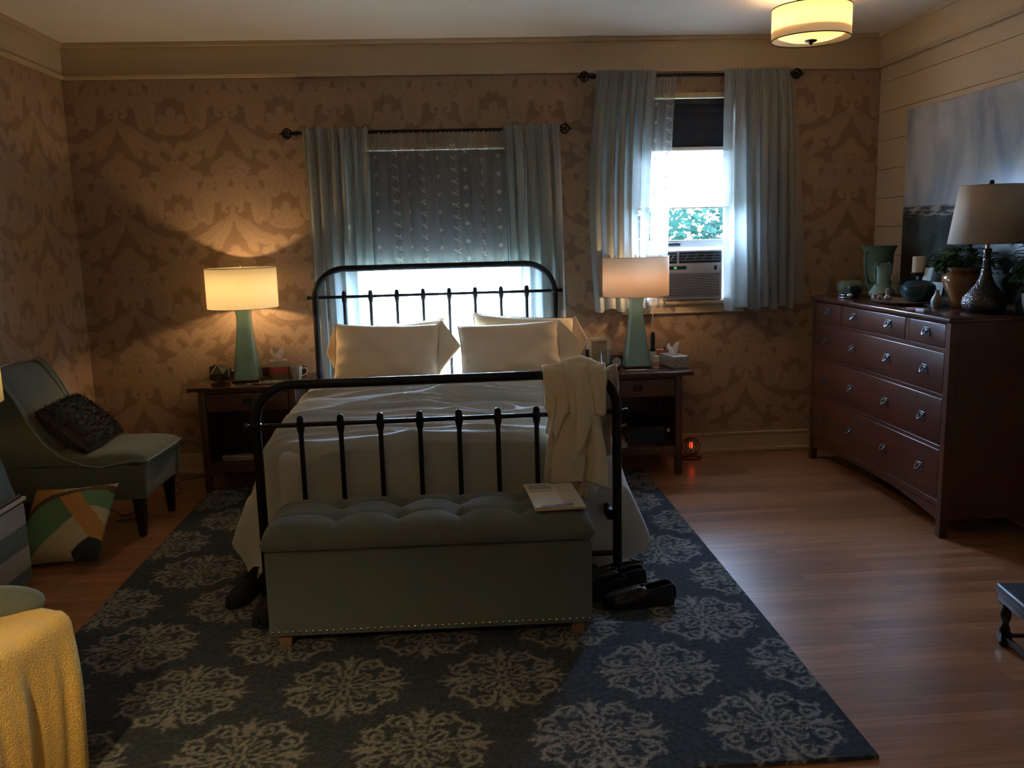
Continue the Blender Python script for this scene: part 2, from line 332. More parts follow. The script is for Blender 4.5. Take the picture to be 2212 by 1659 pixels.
# floor
fm=bpy.data.materials.new('oak_floor'); fm.use_nodes=True; nt=fm.node_tree; b=nt.nodes['Principled BSDF']; N=nt.nodes.new; L=nt.links.new
tc=N('ShaderNodeTexCoord'); br=N('ShaderNodeTexBrick'); br.inputs['Scale'].default_value=1; br.inputs['Brick Width'].default_value=.95; br.inputs['Row Height'].default_value=.057; br.inputs['Mortar Size'].default_value=.0007; br.inputs['Bias'].default_value=0; br.offset=.37; br.offset_frequency=3
br.inputs['Color1'].default_value=(.34,.15,.068,1); br.inputs['Color2'].default_value=(.20,.083,.038,1); br.inputs['Mortar'].default_value=(.05,.02,.012,1); L(tc.outputs['Object'],br.inputs['Vector'])
mp=N('ShaderNodeMapping'); mp.inputs['Scale'].default_value=(1.2,22,1); L(tc.outputs['Object'],mp.inputs[0]); nz=N('ShaderNodeTexNoise'); nz.inputs['Scale'].default_value=2.2; nz.inputs['Detail'].default_value=7; nz.inputs['Distortion'].default_value=.5; L(mp.outputs[0],nz.inputs['Vector'])
mx=N('ShaderNodeMix'); mx.data_type='RGBA'; mx.blend_type='OVERLAY'; mx.inputs[0].default_value=.55; L(br.outputs['Color'],mx.inputs[6]); L(nz.outputs['Fac'],mx.inputs[7]); L(mx.outputs[2],b.inputs['Base Color'])
b.inputs['Roughness'].default_value=.33; b.inputs['Coat Weight'].default_value=.25; b.inputs['Coat Roughness'].default_value=.2
bn=N('ShaderNodeBump'); bn.inputs['Strength'].default_value=.15; bn.inputs['Distance'].default_value=.003; L(br.outputs['Fac'],bn.inputs['Height']); bn.invert=True; L(bn.outputs[0],b.inputs['Normal'])
mb=MB().box(XL-.05,XR+.05,YF-.05,.05,-.05,0); struct(mb,'floor',fm)
# crown boards, small moulding below and above
def crown(name,p):
    mb=MB(); p(mb,.022,2.665,ZC); p(mb,.032,2.640,2.668); p(mb,.040,2.650,2.660); p(mb,.045,2.835,ZC); return struct(mb,name,cream)
crown('trim_1',lambda mb,t,a,b_: mb.box(XL,XR,-t,0,a,b_,bev=.003)); crown('trim_2',lambda mb,t,a,b_: mb.box(XL,XL+t,YF,0,a,b_,bev=.003)); crown('trim_3',lambda mb,t,a,b_: mb.box(XR-t,XR,YF,0,a,b_,bev=.003))
def basebd(name,p):
    mb=MB(); p(mb,.016,0,.125); p(mb,.022,.125,.14); p(mb,.03,0,.022); return struct(mb,name,cream)
basebd('baseboard_back',lambda mb,t,a,b_: mb.box(XL,XR,-t,0,a,b_,bev=.003)); basebd('baseboard_left',lambda mb,t,a,b_: mb.box(XL,XL+t,YF,0,a,b_,bev=.003)); basebd('baseboard_right',lambda mb,t,a,b_: mb.box(XR-t,XR,YF,0,a,b_,bev=.003))
# windows: reveal, bead, sashes, panes
pane=GLASS('window_glass',(.97,1,.99),.7)
def window(n,w,rail):
    a,b_,c,d=w; mb=MB()
    mb.box(a-.03,a,-.004,.16,c-.03,d+.03); mb.box(b_,b_+.03,-.004,.16,c-.03,d+.03); mb.box(a,b_,-.004,.16,d,d+.03); mb.box(a,b_,-.0,.16,c-.04,c)
    mb.box(a-.028,b_+.028,-.014,0,d-.004,d+.016); mb.box(a-.022,a+.004,-.014,0,c,d); mb.box(b_-.004,b_+.022,-.014,0,c,d)
    o=struct(mb,'window_%d'%n,cream)
    f=MB(); w_=.045
    for (z0,z1,y) in ((c+.0,rail,.085) if n==1 else (1.464,rail,.085),(rail-.03,d,.115)):
        f.box(a,a+w_,y,y+.03,z0,z1); f.box(b_-w_,b_,y,y+.03,z0,z1); f.box(a+w_,b_-w_,y,y+.03,z1-w_,z1); f.box(a+w_,b_-w_,y,y+.03,z0,z0+w_+.008)
    f.build('window_frame',white_p,o,smooth=False)
    g=MB(); g.box(a+w_,b_-w_,.098,.101,(c if n==1 else 1.464)+.05,rail-w_); g.box(a+w_,b_-w_,.128,.131,rail+.02,d-w_); g.build('window_glass',pane,o,smooth=False)
    return o
w1=window(1,W1,1.45); w2=window(2,W2,2.13)
MB().box(W1[0]-.09,W1[1]+.09,-.05,.05,W1[2]-.035,W1[2]-.005,bev=.006).build('window_sill',cream,w1)
mb=MB().box(1.175,2.03,-.02,0,1.012,1.075,bev=.004); mb.box(1.172,2.034,-.028,0,1.012,1.022,bev=.003); mb.build('window_apron',cream,w2)
MB().box(1.15,2.055,-.055,.05,1.075,1.10,bev=.006).build('window_sill',cream,w2)
mb=MB().box(1.50,1.60,.068,.085,1.475,1.50,bev=.004); mb.build('sash_lift',M('brass_grey',(.12,.12,.13),.4,1),w2)
# shades
navy=M('navy_blackout_cloth',(.022,.027,.042),.9,bump=(60,.2)); sheerwhite=CLOTH('white_pleated_sheer',(.85,.85,.85),.6,0,(300,.03))
def shade(label,a,b_,z1,z0,y):
    t=T('window_shade',label,'window shade',((a+b_)/2,y,z0))
    h=z1-z0; mb=MB(); n=int(h/.02)
    mb.grid(lambda u,v:(lerp(a,b_,u)-(a+b_)/2,.0012*math.sin(v*40),lerp(0,h-.03,v)),2,n); solid(mb.build('shade_cloth',navy,t,smooth=False),.002)
    MB().box(a-(a+b_)/2,(b_-a)/2,-.02,.02,h-.035,h,bev=.004).build('head_rail',M('navy_rail',(.02,.022,.03),.5),t)
    MB().box(a-(a+b_)/2,(b_-a)/2,-.012,.012,-.012,.012,bev=.004).build('bottom_rail',navy if y<.04 and a<0 else white_p,t)
    return t
s1=shade('dark navy blackout shade lowered halfway behind the flowered sheers above the bed',W1[0]+.01,W1[1]-.01,2.16,1.395,.03)
s2=shade('navy blackout shade at the top of the window above the air conditioner',W2[0]+.01,W2[1]-.01,2.465,2.135,.03)
h2=2.135-1.752; mb=MB(); mb.grid(lambda u,v:(lerp(-.34,.34,u),.004*(1 if int(v*19)%2 else -1),-h2*v-.012),2,19); mb.build('light_filtering_cloth',sheerwhite,s2,smooth=False)
MB().box(-.34,.34,-.004,.004,-h2-.020,-h2-.010,bev=.002).build('lower_rail',white_p,s2)
# air conditioner
acm=M('ac_plastic',(.50,.50,.52),.45); acd=M('ac_dark',(.03,.035,.045),.5); green=M('green_digits',(.05,.3,.05),.5,emit=((.15,1,.2),1.2))
ac=T('air_conditioner','grey window air conditioner with louvred grille sitting in the right-hand window','air conditioner',(1.617,0,1.105))
X0,X1=-.247,.247
mb=MB(); mb.box(X0,X1,-.055,.34,.0,.345,bev=.012); mb.build('body',acm,ac)
mb=MB(); mb.box(X0+.012,-.075,-.058,-.05,.255,.332,bev=.006); mb.box(-.060,X1-.012,-.058,-.05,.255,.332,bev=.006); mb.build('air_outlet',acd,ac)
for (a,b_) in ((X0+.02,-.083),(-.052,X1-.02)):
    mb=MB(); 
    for k in range(3): mb.box(a,b_,-.066,-.058,.272+.019*k,.278+.019*k,Matrix.Identity(4))
    for k in range(4): xx=lerp(a,b_,(k+.7)/4.4); mb.tube([(xx-.014,-.064,.276),(xx+.010,-.064,.318)],.0035,6)
    mb.build('outlet_vane',M('ac_vane',(.22,.26,.28),.4),ac)
mb=MB(); mb.box(X0+.005,X1-.005,-.062,-.05,.188,.248,bev=.005); mb.build('control_band',acm,ac)
mb=MB(); mb.box(-.16,-.02+.01,-.066,-.058,.213,.237,bev=.003); dsp=mb.build('display',acd,ac)
txt=MB()
def seg7(mb,ch,x,z,h,y,t=.0016):
    w_=h*.5; S={'a':((0,h),(w_,h)),'b':((w_,h/2),(w_,h)),'c':((w_,0),(w_,h/2)),'d':((0,0),(w_,0)),'e':((0,0),(0,h/2)),'f':((0,h/2),(0,h)),'g':((0,h/2),(w_,h/2))}
    for c in {'6':'acdefg','8':'abcdefg'}[ch]:
        (a0,b0),(a1,b1)=S[c]; mb.box(x+min(a0,a1)-t/2,x+max(a0,a1)+t/2,y-.001,y,z+min(b0,b1)-t/2,z+max(b0,b1)+t/2)
seg7(txt,'6',-.097,.219,.012,-.0665); seg7(txt,'8',-.087,.219,.012,-.0665); txt.build('digits',green,dsp,smooth=False)
mb=MB(); mb.box(.185,.205,-.064,-.06,.205,.235,bev=.002); mb.build('badge',acd,ac)
mb=MB(); mb.box(X0+.018,X1-.018,-.056,-.05,.022,.182); mb.build('intake_recess',acd,ac,smooth=False)
mb=MB()
for k in range(14): mb.box(X0+.018,X1-.02,-.066,-.054,.026+.0113*k,.0312+.0113*k)
for k in range(2): mb.box(X0+.018+k*.457,X0+.025+k*.457,-.066,-.054,.022,.182)
mb.build('grille',acm,ac,smooth=False)
fl=MB(); fl.box(1.252,1.368,.06,.075,1.105,1.46); fl.box(1.866,1.958,.06,.075,1.105,1.46); fl.box(1.25,1.958,.045,.062,1.448,1.468); side=fl.build('window_filler_panel',CLOTH('filler_plastic',(.85,.9,.9),.6,.15,(50,.02)),None,smooth=False)
tag(side,'white filler panels closing the gaps beside the window air conditioner','panel')
# outside: yard and a leafy tree beyond the right-hand window
grass=M('yard_grass',(.34,.38,.26),.9,nz=(3,.4)); struct(MB().box(-30,40,.6,60,-3.2,-3.0),'yard_ground',grass)
random.seed(5)
leafm=CLOTH('tree_leaf',(.0045,.012,.0085),.5,0,(5,.25)); bark=M('bark',(.12,.09,.06),.9)
t=T('maple_tree','leafy green tree outside the window behind the air conditioner','tree',(4.4,9.5,-3.0))
mb=MB(); mb.tube([(0,0,0),(.1,0,2.0),(-.1,.1,3.6),(.1,0,5.0)],[.20,.16,.11,.04],10)
for k in range(12):
    a=k*2.4; z0=1.8+k*.24; mb.tube([(0,0,z0),(1.1*math.cos(a),1.1*math.sin(a),z0+.7),(2.0*math.cos(a+.2),2*math.sin(a+.2),z0+.9)],[.07,.04,.015],6)
mb.build('trunk',bark,t)
mb=MB()
cl=[(random.gauss(0,1.15),random.gauss(0,1.2),random.uniform(3.0,5.2)) for _ in range(74)]
for c in cl:
    for _ in range(95):
        p=Vector((c[0]+random.gauss(0,.36),c[1]+random.gauss(0,.36),c[2]+random.gauss(0,.26))); s=random.uniform(.05,.10)
        rot=Matrix.Rotation(random.uniform(0,6.3),4,'Z')@Matrix.Rotation(random.uniform(-1.2,1.2),4,'X')
        pts=[]
        for k in range(10):
            th=2*PI*k/10; r=s*(1.15 if k%2==0 else .5); pts.append(rot@Vector((r*math.cos(th),r*math.sin(th),0))+p)
        mb.add(pts,[list(range(10))])
mb.build('foliage',leafm,t,smooth=False,fixn=False)
# ------------------------------------------------------------------ curtain rods
iron=M('black_iron',(.012,.012,.013),.45,.6,nz=(60,.3),bump=(150,.15)); rodm=M('bronze_rod',(.02,.016,.014),.4,.8)
def rod(label,x0,x1,z,y,tilt=0):
    t=T('curtain_rod',label,'curtain rod',((x0+x1)/2,y,z)); h=(x1-x0)/2; zt=lambda x: x/h*tilt
    MB().tube([(-h,0,zt(-h)),(h,0,zt(h))],.0125,12).build('pole',rodm,t)
    for sd in (-1,1):
        mb=MB(); RM=Matrix.Translation((sd*h,0,zt(sd*h)))@Matrix.Rotation(sd*PI/2,4,'Y')
        mb.lathe([(.0125,0),(.02,.003),(.02,.008),(.011,.013),(.016,.02),(.016,.024),(.009,.03),(.009,.036)],16,RM)
        for k in range(6):      # open twisted cage
            a=k*PI/3; pts=[]
            for i in range(9):
                u=i/8; rr=.006+.027*math.sin(PI*u)**.8; aa=a+u*1.6; pts.append((rr*math.cos(aa),rr*math.sin(aa),.036+.062*u))
            mb.tube(pts,.0048,6,M4=RM)
        mb.ball((0,0,.067),.013,8,M4=RM); mb.lathe([(.008,.096),(.010,.100),(.006,.106),(.004,.116),(0,.120)],10,RM)
        mb.build('finial',rodm,t)
        mb=MB(); xx=sd*(h-.045); mb.tube([(xx,-.002,zt(xx)-.012),(xx,.02,zt(xx)-.022),(xx,-y-.006,zt(xx)-.022)],.007,8); mb.box(xx-.012,xx+.012,-y-.008,-y-.001,zt(xx)-.06,zt(xx)+.02,bev=.003); mb.build('bracket',rodm,t)
    return t
rod('dark iron curtain rod with caged finials above the bed window',-.985,.705,2.272,-.085)
rod('dark iron curtain rod with caged finials above the air conditioner window',.975,2.275,2.60,-.085)
mb=MB(); mb.tube([(-.135,-.085,2.262),(-.135,-.078,2.235),(-.135,-.004,2.235)],.006,8); mb.box(-.147,-.123,-.008,-.001,2.20,2.28,bev=.003); tag(mb.build('rod_bracket',rodm),'small dark centre bracket carrying the rod above the bed window','bracket')
# ------------------------------------------------------------------ curtains
linen=CLOTH('sage_linen',(.35,.38,.36),.38,.035,(700,.16)); linen2=CLOTH('sage_linen_thin',(.35,.38,.37),.36,.07,(600,.2))
sheer=CLOTH('sheer_voile',(.66,.64,.60),.55,.60,(900,.05)); thread=CLOTH('embroidery_thread',(.62,.58,.5),.35,0,(900,.1)); thread2=M('embroidery_stem',(.10,.09,.07),.8)
def curtain(label,xt,xb,zt,zb,nf,amp,seed,mat,y=-.118,name='curtain',group=None,nu=220,nv=56,header=.028,mid=None,cat='curtain',gath=.45):
    rnd=random.Random(seed); ph=[rnd.uniform(0,6.3) for _ in range(6)]; sh=[rnd.uniform(-1,1) for _ in range(6)]
    cx=(xt[0]+xt[1])/2
    def fn(u,v):
        zz=lerp(zt+header,zb,v) if v>.03 else lerp(zt+header,zt-.02,v/.03)
        if v>.03: zz=lerp(zt-.02,zb,(v-.03)/.97)
        e=(v)**.6
        x0=lerp(xt[0],xb[0],e); x1=lerp(xt[1],xb[1],e)
        if mid: x0+=mid[0]*math.sin(PI*v); x1+=mid[1]*math.sin(PI*v)
        a=2*PI*nf*u+ .9*math.sin(2*PI*u+ph[0])+.9*math.sin(5.3*u+ph[1]+v*sh[0]*1.2)+v*sh[1]*.8
        f=math.sin(a)+.22*math.sin(1.7*a+ph[2])+.45*math.sin(.43*a+ph[3])
        g=lerp(gath,1,smooth(v*5)); y_=f*amp*g
        # many small gathers at the heading
        y_+=.006*math.sin(2*PI*nf*3.3*u+ph[4])*(1-smooth(v*3.2))
        pinch=1-.25*math.exp(-((zz-zt)/.012)**2)
        x=lerp(x0,x1,u)+.35*(x1-x0)/nf/2*math.cos(a)*.5*g
        z_=zz+(.006*math.sin(2*PI*nf*2.9*u+ph[5]) if v<.01 else 0)+ (.012*math.sin(a*.5+ph[2]) if v>.98 else 0)
        return (x-cx,y_*pinch,z_-zb)
    mb=MB().grid(fn,nu,nv); o=mb.build(name,mat,None,fixn=False); o.location=(cx,y,zb); tag(o,label,cat,group); return o,fn
G1='curtain panels at the windows'
curtain('sage linen curtain panel at the left of the bed window',(-.955,-.525),(-.93,-.535),2.272,.30,6,.020,1,linen,group=G1)
curtain('sage linen curtain panel at the right of the bed window',(.352,.735),(.365,.77),2.272,.30,5.5,.020,2,linen,group=G1,mid=(.01,.0))
curtain('sage linen curtain panel behind the shade of the right bedside lamp',(.985,1.39),(.965,1.33),2.603,1.055,6,.022,3,linen,group=G1,mid=(-.045,-.0))
curtain('sage linen curtain panel at the right side of the air conditioner window',(1.84,2.275),(1.87,2.345),2.603,1.04,6.5,.022,4,linen2,group=G1,mid=(-.01,.0))
def flower(mb,fn,cx_,x,z,s,y,rnd,zb,zt,xr):
    pass
def sheer_panel(label,xt,xb,zt,zb,nf,seed,emb,y=-.098,amp=.012):
    o,fn=curtain(label,xt,xb,zt,zb,nf,amp,seed,sheer,y=y,name='sheer_curtain',nu=120,nv=60,header=.0,cat='curtain')
    if not emb: return o
    rnd=random.Random(seed); mb=MB()
    def put(u,v,pts):      # draw on the cloth: offsets in metres along u and v
        W=abs(xt[1]-xt[0]); H=zt-zb; out=[]
        for dx_,dz_ in pts:
            uu=min(1,max(0,u+dx_/W)); vv=min(1,max(0,v-dz_/H)); p=fn(uu,vv); out.append((p[0],p[1]-.0025,p[2]))
        return out
    def strk(u,v,path,w):
        k=len(path); L_=[];Rr=[]
        for i,(a,b) in enumerate(path):
            a2,b2=path[min(i+1,k-1)]; a1,b1=path[max(i-1,0)]; dx_,dy_=a2-a1,b2-b1; l=math.hypot(dx_,dy_)+1e-9; L_.append((a-dy_/l*w,b+dx_/l*w)); Rr.append((a+dy_/l*w,b-dx_/l*w))
        p=put(u,v,L_+Rr); mb.add(p,[(i,i+1,k+i+1,k+i) for i in range(k-1)])
    cols=max(2,int(round(abs(xt[1]-xt[0])/.095)))
    for c in range(cols):
        u=(c+.5+rnd.uniform(-.18,.18))/cols; off=rnd.uniform(0,.14); kind=c%2; z=.10+off
        while z<1.75:
            v=z/(zt-zb); mb.m=0
            if kind==0:
                s=.017; pts=[]
                for k in range(12): th=2*PI*k/12+.3; r=s*(1.15 if k%2==0 else .42); pts.append((r*math.cos(th),r*math.sin(th)))
                q=put(u,v,[(0,0)]+pts); mb.add(q,[(0,1+k,1+(k+1)%12) for k in range(12)])
                dz_=.115
            else:
                for sx_,ang in ((-1,140),(1,50),(1,-40)):
                    ax=math.cos(R_(ang)); az=math.sin(R_(ang)); cxo,czo=.012*ax,.012*az; pts=[]
                    for k in range(8): th=2*PI*k/8; a_,b_=.011*math.cos(th),.0042*math.sin(th); pts.append((cxo+a_*ax-b_*az,czo+a_*az+b_*ax))
                    q=put(u,v,pts); mb.add(q,[list(range(8))])
                dz_=.075
            mb.m=1
            path=[(.010*math.sin(k*.9+c),-dz_*k/8) for k in range(9)]; strk(u,v,path,.0009)
            strk(u,v-.0,[(0,-.03),(.014,-.022),(.026,-.008)] if (int(z*20)%2) else [(0,-.03),(-.014,-.022),(-.026,-.008)],.0008)
            z+=dz_
    mb.build('embroidery',[thread,thread2],o,smooth=False,fixn=False); return o
sheer_panel('embroidered sheer panel left of the middle gap over the bed window',(-.53,-.13),(-.53,-.10),2.262,.62,5,11,True,amp=.018)
sheer_panel('embroidered sheer panel right of the middle gap over the bed window',(-.135,.36),(-.10,.37),2.262,.62,6,12,True,y=-.102)
sheer_panel('narrow embroidered sheer hanging beside the lamp shade over the right-hand window',(1.375,1.535),(1.33,1.462),2.59,1.06,2.2,13,True,y=-.09,amp=.010)
curtain('plain see-through voile edge showing beyond the right linen panel',(2.25,2.30),(2.30,2.45),2.59,1.05,1.6,.010,14,sheer,y=-.085,name='sheer_curtain',nu=40,header=0)
# ================================================================== RUG
RX0,RX1,RY0,RY1=-1.604,1.222,-3.758,-.46
rt=Tile(.5625,.81,90,130,2)
def medallion(cx,cy,S=.232):
    def q(pts,w0,w1=None,val=1.):
        w1=w0 if w1 is None else w1; w0*=.82; w1*=.82
        for sw in (0,1):
            for sx_ in (1,-1):
                for sy_ in (1,-1):
                    P=[((b if sw else a)*sx_*S+cx,(a if sw else b)*sy_*S+cy) for a,b in pts]; rt.stroke(P,w0*S,w1*S,val,mirror=False)
    # axis chain: centre eye, two eyes, fleur tip (drawn for +x axis, replicated)
    q([(.07,0),(.10,.045),(.20,.06),(.28,.035),(.33,0)],.026); q([(.33,0),(.40,.055),(.50,.055),(.57,0)],.026); q([(.0,.09),(.09,.0)],.03)
    q([(.57,0),(.66,.075),(.72,.06)],.028,.03); q([(.66,0),(.86,0)],.055,.05); q([(.86,0),(1.0,0)],.05,.012)
    q([(.74,.02),(.82,.09),(.90,.17)],.04,.016)
    # big scrolls filling each quadrant, mirrored on the diagonal
    q([(.24,.06),(.36,.13),(.52,.14),(.68,.17),(.79,.27),(.78,.40),(.69,.48)],.026,.036)
    q([(.69,.48),(.60,.46),(.53,.38)],.036,.020); q([(.69,.48),(.60,.52),(.56,.58)],.035,.04)
    q([(.78,.40),(.84,.46),(.80,.53)],.026,.014)
    q([(a,b) for a,b in curl(.60,.29,.13,.03,-60,-330,16)],.026,.018)
    q([(.62,.20),(.70,.30),(.62,.34)],.022,.03)
    q([(.12,.12),(.22,.20),(.30,.30)],.020,.016); q([(.30,.16),(.38,.26),(.34,.36)],.02,.02); q([(.27,.27),(.36,.33)],.02,.012)
medallion(0,.0); medallion(.28125,.405)
RT=rt.out()
nx=int(round((RX1-RX0)/.00625)); ny=int(round((RY1-RY0)/(.81/130)))
i,j=np.meshgrid(np.arange(nx+1),np.arange(ny+1))
rng=np.random.RandomState(3); jit=lambda: (rng.randint(-1,2,i.shape)*(rng.rand(*i.shape)<.35)).astype(int)
xi=np.round((RX0+i*.00625-(-.155))/.00625).astype(int)+jit(); yj=np.round((RY0+j*.81/130-(-3.56))/(.81/130)).astype(int)+jit()
val=RT[yj%130,xi%90]
rugm=PATTERN('wool_rug',(.052,.063,.078),(.235,.23,.215),.95,nz=(60,.30),bump=(420,.9),spec=.05)
hz=rng.rand(ny+1,nx+1)*.0016+.012
rug=pat_plane('area_rug',lambda i,j:np.stack([np.minimum(RX0+i*.00625,RX1),np.minimum(RY0+j*(.81/130),RY1),hz.ravel()],1),val,nx,ny,rugm)
bm=bmesh.new(); bm.from_mesh(rug.data); be=[e for e in bm.edges if e.is_boundary]; r=bmesh.ops.extrude_edge_only(bm,edges=be)
for v in [g for g in r['geom'] if isinstance(g,bmesh.types.BMVert)]: v.co.z=.001
bm.to_mesh(rug.data); bm.free(); tag(rug,'large slate blue wool rug with pale scrolled medallions under the bed','rug')
RZ=.0135
# ================================================================== BED
iron_f=M('bed_iron',(.014,.015,.017),.42,.5,bump=(220,.25))
BW_,BL=.80,2.08; bed=T('iron_bed','black tubular iron bed frame with spindled headboard and footboard','bed',(-.122,-.17,0),.0168)
def bed_end(y,ztop,zmid,zlow,cr,xs,zfoot,nm,r=.021):
    P=[(-BW_,y,zfoot)]+[(-BW_,y,zfoot+(ztop-cr-zfoot)*k/6) for k in range(1,7)]
    P+=[(-BW_+cr+cr*math.cos(R_(a)),y,ztop-cr+cr*math.sin(R_(a))) for a in range(170,89,-10)]
    P+=[(-(p[0]),p[1],p[2]) for p in P[::-1]]
    a=MB().tube(P,r,14).build(nm,iron_f,bed)
    mb=MB(); mb.tube([(-BW_-.04,y,zmid),(BW_+.04,y,zmid)],.0105,10); [mb.ball((sd*(BW_+.042),y,zmid),.015,8) for sd in (-1,1)]; [mb.ball((sd*BW_,y,zmid),.028,8,(1,1,.8)) for sd in (-1,1)]
    mb.build('cross_rail',iron_f,bed)
    MB().tube([(-BW_,y,zlow),(BW_,y,zlow)],.013,10).build('cross_rail',iron_f,bed)
    for x in xs:
        mb=MB(); mb.tube([(x,y,zlow),(x,y,zmid)],.011,10); mb.lathe([(.011,zmid-.045),(.015,zmid-.03),(.019,zmid-.008),(.019,zmid+.006),(.015,zmid+.016),(.0155,zmid+.026),(.011,zmid+.038),(0,zmid+.042)],12,Matrix.Translation((x,y,0)))
        mb.build('spindle',iron_f,bed)
    for sd in (-1,1):
        MB().lathe([(0,zfoot-.0),(.028,zfoot),(.028,zfoot+.03),(.021,zfoot+.05)],14,Matrix.Translation((sd*BW_,y,0))).build('foot_cap',iron_f,bed)
XS=[-.609+.174*k for k in range(8)]
bed_end(0,1.392,1.206,.36,.20,XS,RZ,'headboard_frame'); bed_end(-BL,.962,.783,.115,.16,XS,RZ,'footboard_frame')
for sd in (-1,1): MB().box(sd*(BW_-.03)-.012,sd*(BW_-.03)+.012,-BL+.01,-.01,.27,.32,bev=.004).build('side_rail',iron_f,bed)
matm=M('mattress_ticking',(.6,.6,.58),.9,bump=(80,.2))
def onbed(o): o.location=(-.122,-.17,0); o.rotation_euler=(0,0,.0168); return o
mb=MB().box(-.74,.74,-BL+.07,-.05,.33,.635,bev=.05); tag(onbed(mb.build('mattress',matm)),'white mattress resting in the iron bed frame under the duvet','mattress')
# duvet: flat cloth laid over the mattress, dropping at both sides and the foot
duvm=M('grey_green_duvet',(.50,.525,.50),.85,bump=(26,.25),weave=(700,.25),sheen=.25)
def duvet_fn(u,v):
    X=lerp(-1.31,1.31,u); Y=lerp(-.42,-BL-.50,v)       # cloth coordinates
    ex,ey=.735,BL-.085; top=.665
    sx_=1 if X>0 else -1; Rc=.30; qx=max(0,abs(X)-(ex-Rc)); qy=max(0,-Y-(ey-Rc)); l=math.hypot(qx,qy); d=max(0,l-Rc); dx_=max(0,abs(X)-ex); dy_=max(0,-Y-ey)
    r=.11; # rounded edge
    def drop(d):
        if d<r*PI/2: return r*math.sin(d/r), r*(1-math.cos(d/r))
        return r+ (d-r*PI/2)*0, r+(d-r*PI/2)
    o_,z_=drop(d)
    flare=.20*(max(0,z_-.05)/.6)**1.1
    ux,uy=(qx/l,qy/l) if l>1e-6 else (0,0)
    m_=min(l,Rc); x=sx_*(min(abs(X),ex-Rc)+ux*m_)+sx_*ux*(o_+flare+.035*math.sin(Y*9+sx_)*min(1,z_*2.2)*(.35+ .65*(z_>.3)))
    y=-(min(-Y,ey-Rc)+uy*m_)-uy*(o_*.6+flare*.10)
    lim=-BL+.045 if abs(x)<BW_+.03 else -BL-.06
    zz=top-z_
    n=noise.noise
    P=Vector((X*1.1,Y*3.6,0)); P2=Vector((X*.9+3,Y*9+X*1.8,2)); P3=Vector((X*5,Y*5,7))
    wr=.0
    if d<.25:
        f=(1-d/.25)
        amt=interp(-Y,[(.4,.4),(.8,1),(1.5,1.0),(1.75,.55),(2.1,.3)])
        rid=abs(n(P2)); rid2=1-abs(n(Vector((X*.55+9,Y*7.5+X*1.1+n(P)*1.5,5))))*2.2
        wr=f*amt*(.034*n(P)+.045*max(0,rid2)**2+.022*(1-rid*3)*(rid<.33)+.012*n(P3))
        # the folded-back band at the head end
        wr+=f*(.030*math.exp(-((Y+1.20+.13*X+.03*math.sin(5*X))/.05)**2)+.022*math.exp(-((Y+.92-.10*X+.03*math.sin(4*X+1))/.05)**2)-.018*math.exp(-((Y+1.30+.13*X+.03*math.sin(5*X))/.035)**2))
    puff=.035*math.cos(min(1,abs(X)/ex)*PI/2)
    zz+=wr+puff*max(0,1-d*12)
    if d>0: zz+=.0
    y=max(y,lim); y+= .012*math.sin(X*7.5)*min(1,dy_*5)
    if zz<RZ+.012: 
        over=RZ+.012-zz; x-=sx_*min(over,.12)*.35; zz=RZ+.012+.01*abs(math.sin(Y*12))
    return (x,y,zz)
mb=MB().grid(duvet_fn,200,210); o=onbed(mb.build('duvet',duvm,None,fixn=False)); subd(o,1); tag(o,'rumpled grey-green duvet covering the bed and hanging to the rug','duvet')
# pillows
pilm=M('cream_pillowcase',(.86,.69,.47),.8,bump=(14,.35),sheen=.2)
def pillow_fn(W,H,Tk,seed,sag=0):
    rnd=random.Random(seed); k=[rnd.uniform(0,6) for _ in range(5)]
    def fn(sgn):
        def g(u,v):
            a=2*u-1;b=2*v-1
            e=max(0,(1-abs(a)**4.0))**.45*max(0,(1-abs(b)**3.6))**.45
            px=a*W/2*(1-.045*(1-b*b)) ; pz=b*H/2*(1-.07*(1-a*a))
            wr=.004*math.sin(9*a+6*b+k[0])+.005*noise.noise(Vector((a*2.4+k[1],b*2.4,k[2])))*2
            edge=(abs(a)**6)*.010*math.sin(b*14+k[3])
            return (px,sgn*(Tk/2*e+wr*e)+edge,pz-sag*a*a*.0)
        return g
    return fn
def pillow(label,loc,rot,W=.72,H=.40,Tk=.19,seed=1,flange=1,fl_len=.09):
    t=T('pillow',label,'pillow',loc); t.rotation_euler=rot
    fn=pillow_fn(W,H,Tk,seed); mb=MB(); mb.grid(fn(-1),36,24); mb.grid(fn(1),36,24); o=mb.build('pillow_body',pilm,t,fixn=False)
    w_=o.modifiers.new('weld','WELD'); w_.merge_threshold=.002; subd(o,1)
    if flange:
        s=flange
        def ff(u,v): # open end of the pillowcase: flat floppy sleeve past the filling
            b=2*v-1; x=s*(W/2*.90+u*(.03+fl_len*2.4*max(0,1-abs(b-.25)*1.25))); th=.06*(1-u)*(1-b*b)*(1 if 1 else 0)
            return (x,-.012*math.sin(b*5+seed)-.02*u,b*H/2*lerp(.92,1.06,u)+.02*u*math.sin(seed))
        def ff2(u,v): p=ff(u,v); b=2*v-1; return (p[0],p[1]+.012+.028*(1-b*b)*(1-u*.3),p[2])
        m2=MB().grid(ff,10,16); m2.grid(ff2,10,16); solid(m2.build('pillowcase_flap',pilm,t,fixn=False),.003)
    return t
pillow('cream pillow nearest the camera on the left half of the bed',(-.44,-.525,.855),(R_(-24),R_(1.5),R_(-2)),.68,.41,.20,3,1,.055)
pillow('cream pillow standing behind the left front pillow against the headboard',(-.42,-.325,.835),(R_(-14),R_(-3),R_(2)),.72,.42,.17,4,-1,.03)
pillow('cream pillow nearest the camera on the right half of the bed',(.345,-.54,.85),(R_(-24),R_(-1.2),R_(3)),.66,.39,.20,5,1,.05)
